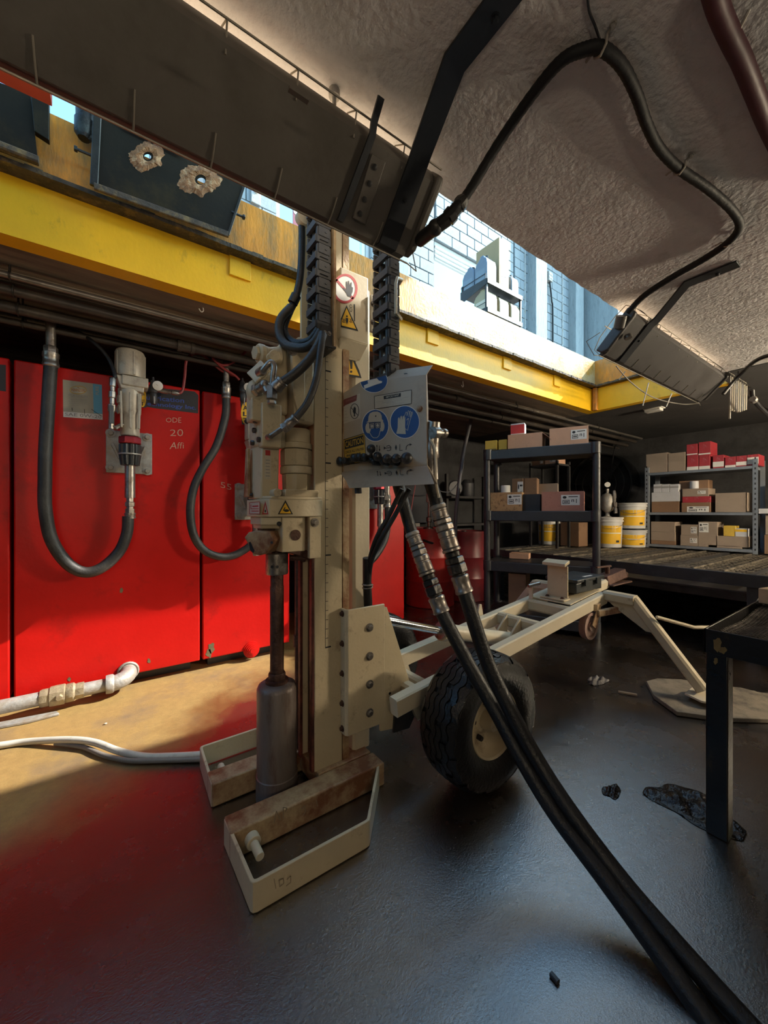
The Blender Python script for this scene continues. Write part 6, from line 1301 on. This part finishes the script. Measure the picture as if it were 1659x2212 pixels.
mb = MB(m_steel); mb.lathe((a.x, a.y, .945), UP, [(.05, 0), (.05, .02), (.022, .03), (.022, .08), (.035, .09), (.035, .14), (.018, .15), (.018, a.z-.12-.945)], 12); mb.use(m_black); mb.build('column', dpp)
hose('delivery_hose', [V((a.x+.03, a.y-.04, 1.05)), V((a.x+.10, a.y-.10, 1.0)), V((a.x+.10, a.y-.12, .86)), V((a.x-.02, a.y-.12, .78)), V((a.x-.18, a.y-.1, .82))], .014, m_rubber, dpp)
tag(hose('drop_hose', [at(1022, 888, Y=3.2), at(1012, 930, Y=3.2), at(1000, 985, Y=3.2), at(990, 1060, Y=3.2), at(984, 1130, Y=3.2), at(985, 1230, Y=3.2)], .022, M('grey_hose', (.10, .10, .11), .5)), 'dark grey hose dropping along the back wall behind the panel', 'hose')
tag(hose('looped_wire', [at(1010, 900, Y=3.6), at(1003, 980, Y=3.6), at(996, 1030, Y=3.6), at(975, 1060, Y=3.6), at(955, 1062, Y=3.6), at(945, 1056, Y=3.6)], .007, M('grey_hose', (.10, .10, .11), .5)), 'thin dark cable hanging in a loop against the back wall', 'cable')
tag(hose('thin_red_line', [V((at(902, 1000, Y=3.3).x, 3.3, 2.35)), at(899, 1000, Y=3.3), at(898, 1040, Y=3.3), at(890, 1090, Y=3.3), at(886, 1130, Y=3.3), at(884, 1180, Y=3.3)], .005, m_redhose2), 'thin red line hanging between the last tank and the drum', 'hose')
gr_ = thing('gear_rack', 'dark upright rack of gear between the drums and the shelf unit', 'rack', (4.3, 3.75, 0)); m_gear = M('dim_gear', (.05, .05, .055), .5, .2, var=.3, bump=.1)
for x in (3.95, 4.75):
    mb = MB(m_benchst); mb.box(x-.02, x+.02, 3.98, 4.02, 0, 1.7); mb.build('post', gr_)
for z in (.95, 1.35): mb = MB(m_benchst); mb.box(3.93, 4.77, 3.88, 4.18, z, z+.03); mb.build('shelf', gr_)
mb = MB(m_gear); mb.lathe((4.4, 4.02, 1.38), UP, [(.09, 0), (.10, .02), (.10, .2), (.05, .26)], 18); mb.build('bottle', gr_)
mb = MB(m_gear); mb.lathe((4.12, 4.0, 1.5), (-.4, -1, 0), [(.10, -.03), (.12, 0), (.10, .02)], 20); mb.build('reel', gr_)

# rack behind the black shelf unit, standing on the bench
br_ = thing('back_rack', 'thin dark rack standing on the bench behind the black shelf unit', 'rack', (5.15, 3.1, ZB))
for x in (5.0, 5.3):
    for y in (2.93, 3.34): mb = MB(m_benchst); mb.box(x-.015, x+.015, y-.015, y+.015, ZB+.006, 1.86); mb.build('post', br_)
for z in (1.82, 1.28): mb = MB(m_benchst); mb.box(4.985, 5.315, 2.915, 3.355, z-.025, z); mb.build('shelf', br_)
carton('carton with white label on the thin rack, seen under the black top shelf', (5.12, 3.03, 1.822), .19, .2, .12, -math.pi/2, m_card, lab=(-.1, .35, .2, .8))
carton('carton left of the labelled one on the thin rack behind the shelf unit', (5.12, 3.24, 1.822), .20, .2, .11, -math.pi/2, m_card3, lab=(.2, .42, .2, .8))
# ---------------------------------------------------------------- near bench at the right, board, floor litter
nb = thing('drain_table', 'black steel table with expanded-metal top at the right edge', 'table', (2.3, .05, 0))
m_tbl = M('black_oily_table', (.014, .012, .011), .3, .25, var=.4, scale=6, dirt=(.10, .06, .018), damt=.27, dscale=9, bump=.2)
ZT2 = .731; X0, X1, Y0, Y1 = 1.742, 2.95, -.75, .462
for nm, b_ in (('side_rail', (X0, X0+.006, Y0, Y1)), ('side_rail', (X0, X1, Y1-.006, Y1)), ('side_rail', (X1-.006, X1, Y0, Y1)), ('side_rail', (X0, X1, Y0, Y0+.006))):
    mb = MB(m_tbl); mb.box(*b_, ZT2-.085, ZT2); mb.build(nm, nb, bevel=.0012)
mb = MB(m_tbl); mb.box(X0+.006, X1-.006, Y0+.006, Y1-.006, ZT2-.085, ZT2-.078); mb.build('ledge', nb)
for x in (X0+.002, X1-.085):
    for y in (Y1-.066, Y0+.005): mb = MB(m_tbl); mb.box(x, x+.062, y, y+.062, 0, ZT2-.05); mb.build('leg', nb, bevel=.004)
mb = MB(M('mesh_metal', (.16, .14, .12), .3, .6, var=.3, dirt=(.05, .04, .03), damt=.42, dscale=7, bump=.1))
wav = lambda u, v_: .016*math.sin((v_-.46)*34)*max(0, 1-(u-X0)*.9)+.006*math.sin(u*11)
expanded(mb, lambda u, v_, h: V((u, v_, ZT2-.026+h*1.2+wav(u, v_))), X0+.01, X1-.01, Y0+.01, Y1-.01, .020, .0115, .0052); mb.build('mesh_top', nb, smooth=False, recalc=False, kind='stuff')
for y in (.30, .0, -.3, -.55): mb = MB(m_tbl); mb.bar((X0+.006, y, ZT2-.06), (X1-.006, y, ZT2-.06), .02, .02); mb.build('mesh_support', nb)
P = Pl((X0-.0006, 0, 0), (-1, 0, 0)); random.seed(4)
for cx, cy, rx, ry in ((1549, 1393, 11, 17), (1562, 1404, 10, 9), (1546, 1428, 5, 9)):
    mb = MB(M('flaked_yellow', (.16, .10, .03), .5, var=.3)); mb.face([P(cx+rx*random.uniform(.6, 1.1)*math.cos(2*math.pi*k/13), cy+ry*random.uniform(.6, 1.1)*math.sin(2*math.pi*k/13)) for k in range(13)]); mb.build('paint_flake', nb, smooth=False)
q_ = at(1650, 1302, Z=ZT2); mb = MB(M('raw_wood', (.46, .33, .2), .7, dirt=(.2, .12, .07), damt=.35)); mb.obox(q_+V((.07, -.05, .03)), V((.08, -.02, 0)), V((.012, .05, 0)), V((0, 0, .035))); tag(mb.build('wood_block', bevel=.004), 'pale wooden block on the mesh of the near table', 'block')
m_ply = M('grubby_plywood', (.22, .18, .125), .7, var=.2, scale=5, dirt=(.07, .055, .04), damt=.45, dscale=5, bump=.15)
fl3 = lambda px, py, z=.03: at(px, py, Z=z)
mb = MB(m_ply); pts = [fl3(1396, 1470), fl3(1412, 1500), fl3(1462, 1536), fl3(1560, 1549), fl3(1665, 1552), fl3(1720, 1545), fl3(1690, 1500), fl3(1640, 1494), fl3(1600, 1484), fl3(1545, 1478), fl3(1470, 1466), fl3(1420, 1464)]
mb.prism(pts, (0, 0, .024)); bd = mb.build('plywood_board', bevel=.003); tag(bd, 'grubby plywood board under the far foot of the trailer leg', 'board')
bd.location.z = .0285/2+.001
mb = MB(m_ply); y = 2.26; mb.box(2.6, 3.2, y-.2, y+.2, .002, .055); tag(mb.build('plywood_board', bevel=.003), 'plywood board under the trailer leg on the tank side', 'board')
m_oilrag = M('oil_soaked', (.008, .007, .007), .16, var=.4, bump=.6, bscale=70)
def lump(name, label, cat, c, sx, sy, sz, mat, seed, n=22):
    random.seed(seed); mb = MB(mat); vs = []; ph = [random.uniform(0, 6.3) for _ in range(8)]
    for i in range(n+1):
        for j in range(n+1):
            u, v_ = i/n*2-1, j/n*2-1; r_ = math.hypot(u, v_)/(1+.16*math.sin(3*math.atan2(v_, u)+ph[0])+.09*math.sin(5*math.atan2(v_, u)+ph[1]))
            k = max(0, 1-min(1, r_)**2); h = k**.7*(.55+.3*math.sin(7*u+ph[2]+3*v_)+.25*math.sin(9*v_-4*u+ph[3])+.15*math.sin(17*u+ph[4])*math.sin(15*v_+ph[5]))
            t = min(1, 1/max(1e-6, r_)) if r_ > 1 else 1
            vs.append(V(c)+V((u*sx*t, v_*sy*t, max(.0015, h*sz))))
    mb.add(vs, [(i*(n+1)+j, (i+1)*(n+1)+j, (i+1)*(n+1)+j+1, i*(n+1)+j+1) for i in range(n) for j in range(n)])
    return tag(mb.build(name, recalc=False, ang=180), label, cat)
q_ = at(1500, 1745, Z=0); lump('oil_puddle', 'black oily heap of soaked absorbent at the foot of the near table leg', 'heap', (q_.x, q_.y, .001), .11, .15, .035, m_oilrag, 3, 28)
q_ = at(1290, 1472, Z=0); lump('paper_scrap', 'crumpled pale paper scrap on the dark floor beyond the tyre', 'litter', (q_.x, q_.y, .001), .09, .05, .03, M('dirty_paper', (.22, .21, .20), .7, dirt=(.06, .05, .05), damt=.5, dscale=12), 5)
a, b = at(1336, 1494, Z=.012), at(1376, 1501, Z=.012); mb = MB(M('raw_wood', (.46, .33, .2))); mb.rbar(a, b, .014, .012); tag(mb.build('stick'), 'small pale stick on the dark floor', 'litter')
q_ = at(1322, 1710, Z=0); lump('debris', 'small black glossy scrap on the wet floor between hoses and table', 'litter', (q_.x, q_.y, .001), .05, .03, .02, m_oilrag, 8, 14)
a, b = at(1190, 2103, Z=.006), at(1206, 2122, Z=.006); mb = MB(m_black); mb.rbar(a, b, .012, .010); tag(mb.build('debris'), 'tiny black stub on the shiny floor near the bottom edge', 'litter')
q_ = at(228, 1563, Z=.005); mb = MB(k_cream); mb.sphere(q_, .008, 8, (1, .7, .5)); tag(mb.build('pebble'), 'pale pebble on the sunlit floor in front of the tanks', 'litter')
q_ = at(1420, 1545, Z=0)
# ---------------------------------------------------------------- upper level: bottle rack, boxes, wall fittings
def z1(x, y): return (900+x/4.1475, 480+y/4.1475)
YR = 3.0
u = lambda x, y, dy=0: at(*z1(x, y), Y=YR+dy)
rk = thing('bottle_rack', 'black display rack with trays of bottles standing beside the pit opening', 'rack', (u(780, 700).x, YR+.15, ZG))
xl = u(632, 520).x; xr = u(945, 640).x; zt_ = u(632, 525).z; zl_ = u(645, 790).z; ZB1 = ZG+.02
for x in (xl+.012, xr-.012):
    for y in (YR+.02, YR+.40): mb = MB(m_black); mb.box(x-.012, x+.012, y-.012, y+.012, ZG, zt_+(.12 if y > YR+.2 else .02)); mb.build('post', rk)
for z in (zt_, zl_):
    mb = MB(m_black); mb.box(xl, xr, YR, YR+.42, z-.012, z); mb.build('tray', rk)
    mb = MB(m_black); mb.box(xl, xr, YR-.008, YR, z-.02, z+.035); mb.build('tray_lip', rk)
    mb = MB(m_black); mb.prism([V((xl-.006, YR, z-.03)), V((xl-.006, YR+.42, z-.10)), V((xl-.006, YR+.42, z+.05)), V((xl-.006, YR, z+.035))], (.006, 0, 0)); mb.build('tray_side', rk)
q_ = u(405, 645, .42); mb = MB(k_red); mb.box(xl-.03, xl+.01, YR+.40, YR+.42, zt_-.20, zt_-.14); mb.build('red_clip', rk)
mb = MB(k_black)
for z in (zt_+.10, zl_+.10): mb.tube([V((xl+.0, YR+.42, z)), V((xl+.0, YR+.02, z)), V((xl, YR+.02, z-.10))], .004, 6)
mb.build('wire_guard', rk, kind='stuff')
m_bgrey = M('bottle_grey', (.14, .18, .24), .35, var=.05, bump=0); m_bcream = M('bottle_cream', (.30, .25, .15), .4, var=.05, bump=0); m_blue2 = M('bottle_blue', (.20, .27, .34), .35, var=.05, bump=0)
def jug(label, x, y, z, mat, h=.30, w_=.20, d_=.115, lab=k_ltblue):
    o = thing('oil_bottle', label, 'bottle', (x, y, z)); mb = MB(mat)
    pr = [(-w_/2, 0), (w_/2, 0), (w_/2, h*.62), (w_*.38, h*.76), (w_*.05, h*.88), (w_*.05, h*.94), (-w_*.22, h*.94), (-w_*.22, h*.88), (-w_*.42, h*.8), (-w_/2, h*.62)]
    mb.prism([V((x-d_/2, y+b, z+c)) for b, c in pr], (d_, 0, 0)); mb.build('body', o, bevel=.012)
    mb = MB(m_black); mb.cyl((x, y-w_*.085, z+h*.94), (x, y-w_*.085, z+h*1.01), .022, n=14); mb.build('cap', o)
    mb = MB(lab); mb.face([V((x-d_*.36, y-w_/2-.0015, z+h*.12)), V((x+d_*.36, y-w_/2-.0015, z+h*.12)), V((x+d_*.36, y-w_/2-.0015, z+h*.5)), V((x-d_*.36, y-w_/2-.0015, z+h*.5))]); mb.face([V((x-d_/2-.0015, y+w_*.36, z+h*.14)), V((x-d_/2-.0015, y-w_*.36, z+h*.14)), V((x-d_/2-.0015, y-w_*.36, z+h*.5)), V((x-d_/2-.0015, y+w_*.36, z+h*.5))]); mb.build('label', o, smooth=False)
    mb = MB(mat); mb.tube(cr([V((x, y+w_*.1, z+h*.9)), V((x, y+w_*.36, z+h*.86)), V((x, y+w_*.45, z+h*.6))], 4), .012, 8); mb.build('grip', o); return o
lg = flat('label_steel', (.17, .22, .28)); W3 = (xr-xl)/3
jug('large grey-blue oil bottle at the front left of the top rack tray', xl+W3*.45, YR+.11, zt_+.002, m_bgrey, .37, .19, W3*.8, lg)
jug('grey-blue oil bottle at the back left of the top rack tray, behind the large one', xl+W3*.4, YR+.31, zt_+.002, m_bgrey, .33, .19, W3*.7, lg)
jug('pale blue bottle right of the tall carton on the rack', xl+W3*2.5, YR+.11, zt_+.002, m_blue2, .30, .18, W3*.6, lg)
for i, (lb, h_) in enumerate((('cream jug at the left of the lower rack tray', .31), ('cream jug in the middle of the lower rack tray', .30), ('cream jug at the right end of the lower rack tray', .30))):
    jug(lb, xl+W3*(.5+i), YR+.12, zl_+.002, m_bcream, h_, .21, W3*.8, k_cream)
carton('tall pale carton with printing standing upright on the rack', (xl+W3*1.5, YR+.20, zt_+.002), W3*.85, .36, u(820, 170).z-zt_, 0, M('sunny_card', (.33, .23, .12), .7, var=.05), lab=(-.3, .35, .05, .5))
for i, (lb, m_, bd_) in enumerate((('yellow-fronted box at the left of the bottom row under the rack trays', m_card2, (k_yel, .15, .9)), ('white box with a yellow mark in the bottom row of the rack', m_wbox, (k_yel, .4, .6)), ('white box with a blue mark at the right end of the bottom row', m_wbox, (k_ltblue, .5, .75)))):
    carton(lb, (xl+W3*(.5+i)+.01, YR+.20, ZG), W3*.80, .34, u(780, 830).z-ZG-.03*i, 0, m_, band=bd_)
# outlet box and conduits on the upper wall, poster, switch box
q_ = at(1183, 600, Y=YW-.02); ob_ = thing('outlet_box', 'grey four-way outlet box on the block wall of the upper level', 'box', q_)
mb = MB(m_galv); mb.box(q_.x-.08, q_.x+.08, YW-.10, YW-.02, q_.z-.11, q_.z+.10); mb.build('housing', ob_, bevel=.01)
for dx in (-.035, .035):
    for dz in (-.04, .04): mb = MB(k_white); mb.cyl((q_.x+dx, YW-.10, q_.z+dz), (q_.x+dx, YW-.108, q_.z+dz), .028, n=14); mb.build('socket', ob_)
hose('power_cord', [V((q_.x+.02, YW-.06, q_.z-.11)), V((q_.x+.10, YW-.06, q_.z-.5)), V((q_.x+.16, YW-.05, q_.z-.9)), V((q_.x+.16, YW-.05, ZG))], .018, m_rubber, ob_)
for x, lb in ((8.72, 'thin grey conduit up the block wall right of the outlet box'), (7.25, 'thin grey conduit beside the concrete column of the upper wall')): mb = MB(m_galv); mb.cyl((x, YW-.02, ZG), (x, YW-.02, ZT), .02, n=8); tag(mb.build('steel_conduit'), lb, 'conduit')
q_ = at(551, 424, Y=YW-.02); mb = MB(m_galv); mb.box(q_.x-.06, q_.x+.06, YW-.06, YW+.0, q_.z-.12, q_.z+.12); mb.use(k_white); mb.cyl((q_.x, YW-.06, q_.z+.04), (q_.x, YW-.075, q_.z+.04), .03, n=12); tag(mb.build('switch_box', bevel=.01), 'pale switch box on the upper wall seen just under the big strip light', 'box')
q_ = at(641, 474, Y=4.6); mb = MB(M('poster_red', (.22, .05, .07), .5, bump=0)); mb.box(q_.x-.05, q_.x+.14, 4.6, 4.61, q_.z-.22, q_.z+.14); mb.use(k_white); mb.cyl((q_.x-.01, 4.6, q_.z+.09), (q_.x-.01, 4.597, q_.z+.09), .035, n=14); mb.cyl((q_.x+.0, 4.6, q_.z-.16), (q_.x+.0, 4.597, q_.z-.16), .045, n=14); mb.use(m_black); mb.box(q_.x+.04, q_.x+.06, 4.61, 4.63, ZG, q_.z-.2); tag(mb.build('sign_board'), 'small red notice board on a stand seen left of the cable chain', 'sign')
# ---------------------------------------------------------------- fill lamps added out of view behind the camera
m_tubeglow = M('tube_glow', (1.0, .84, .60), .3, bump=0, var=0, emit=FILL)
m_tubeglow2 = M('tube_glow_bright', (1.0, .84, .60), .3, bump=0, var=0, emit=FILL2)
def fill_lamp(x, y, z, label, m_tubeglow=m_tubeglow):
    r = thing('fill_lamp', label, 'light', (x, y, 0))
    mb = MB(m_black); mb.cyl((x, y, .02), (x, y, z-.06), .014, n=10); mb.build('pole', r)
    for k in range(3): t = k*2.094; mb = MB(m_black); mb.cyl((x, y, .35), (x+.3*math.cos(t), y+.3*math.sin(t), .01), .010, n=8); mb.build('leg', r)
    mb = MB(m_hood); mb.box(x-.5, x+.5, y-.10, y-.06, z-.07, z+.07); mb.box(x-.02, x+.02, y-.06, y+.014, z-.06, z-.03); mb.build('housing', r, bevel=.004)
    for s in (-.045, .045): mb = MB(m_tubeglow); mb.cyl((x-.46, y-.03, z+s), (x+.46, y-.03, z+s), .019, n=12); mb.build('tube', r)
    return r
fill_lamp(-.7, -1.5, 1.45, 'added fill lamp with two tubes on a tripod, behind the camera on the tank end')
fill_lamp(4.9, -1.5, 1.9, 'added fill lamp with two tubes on a tripod, behind the near table', m_tubeglow2)
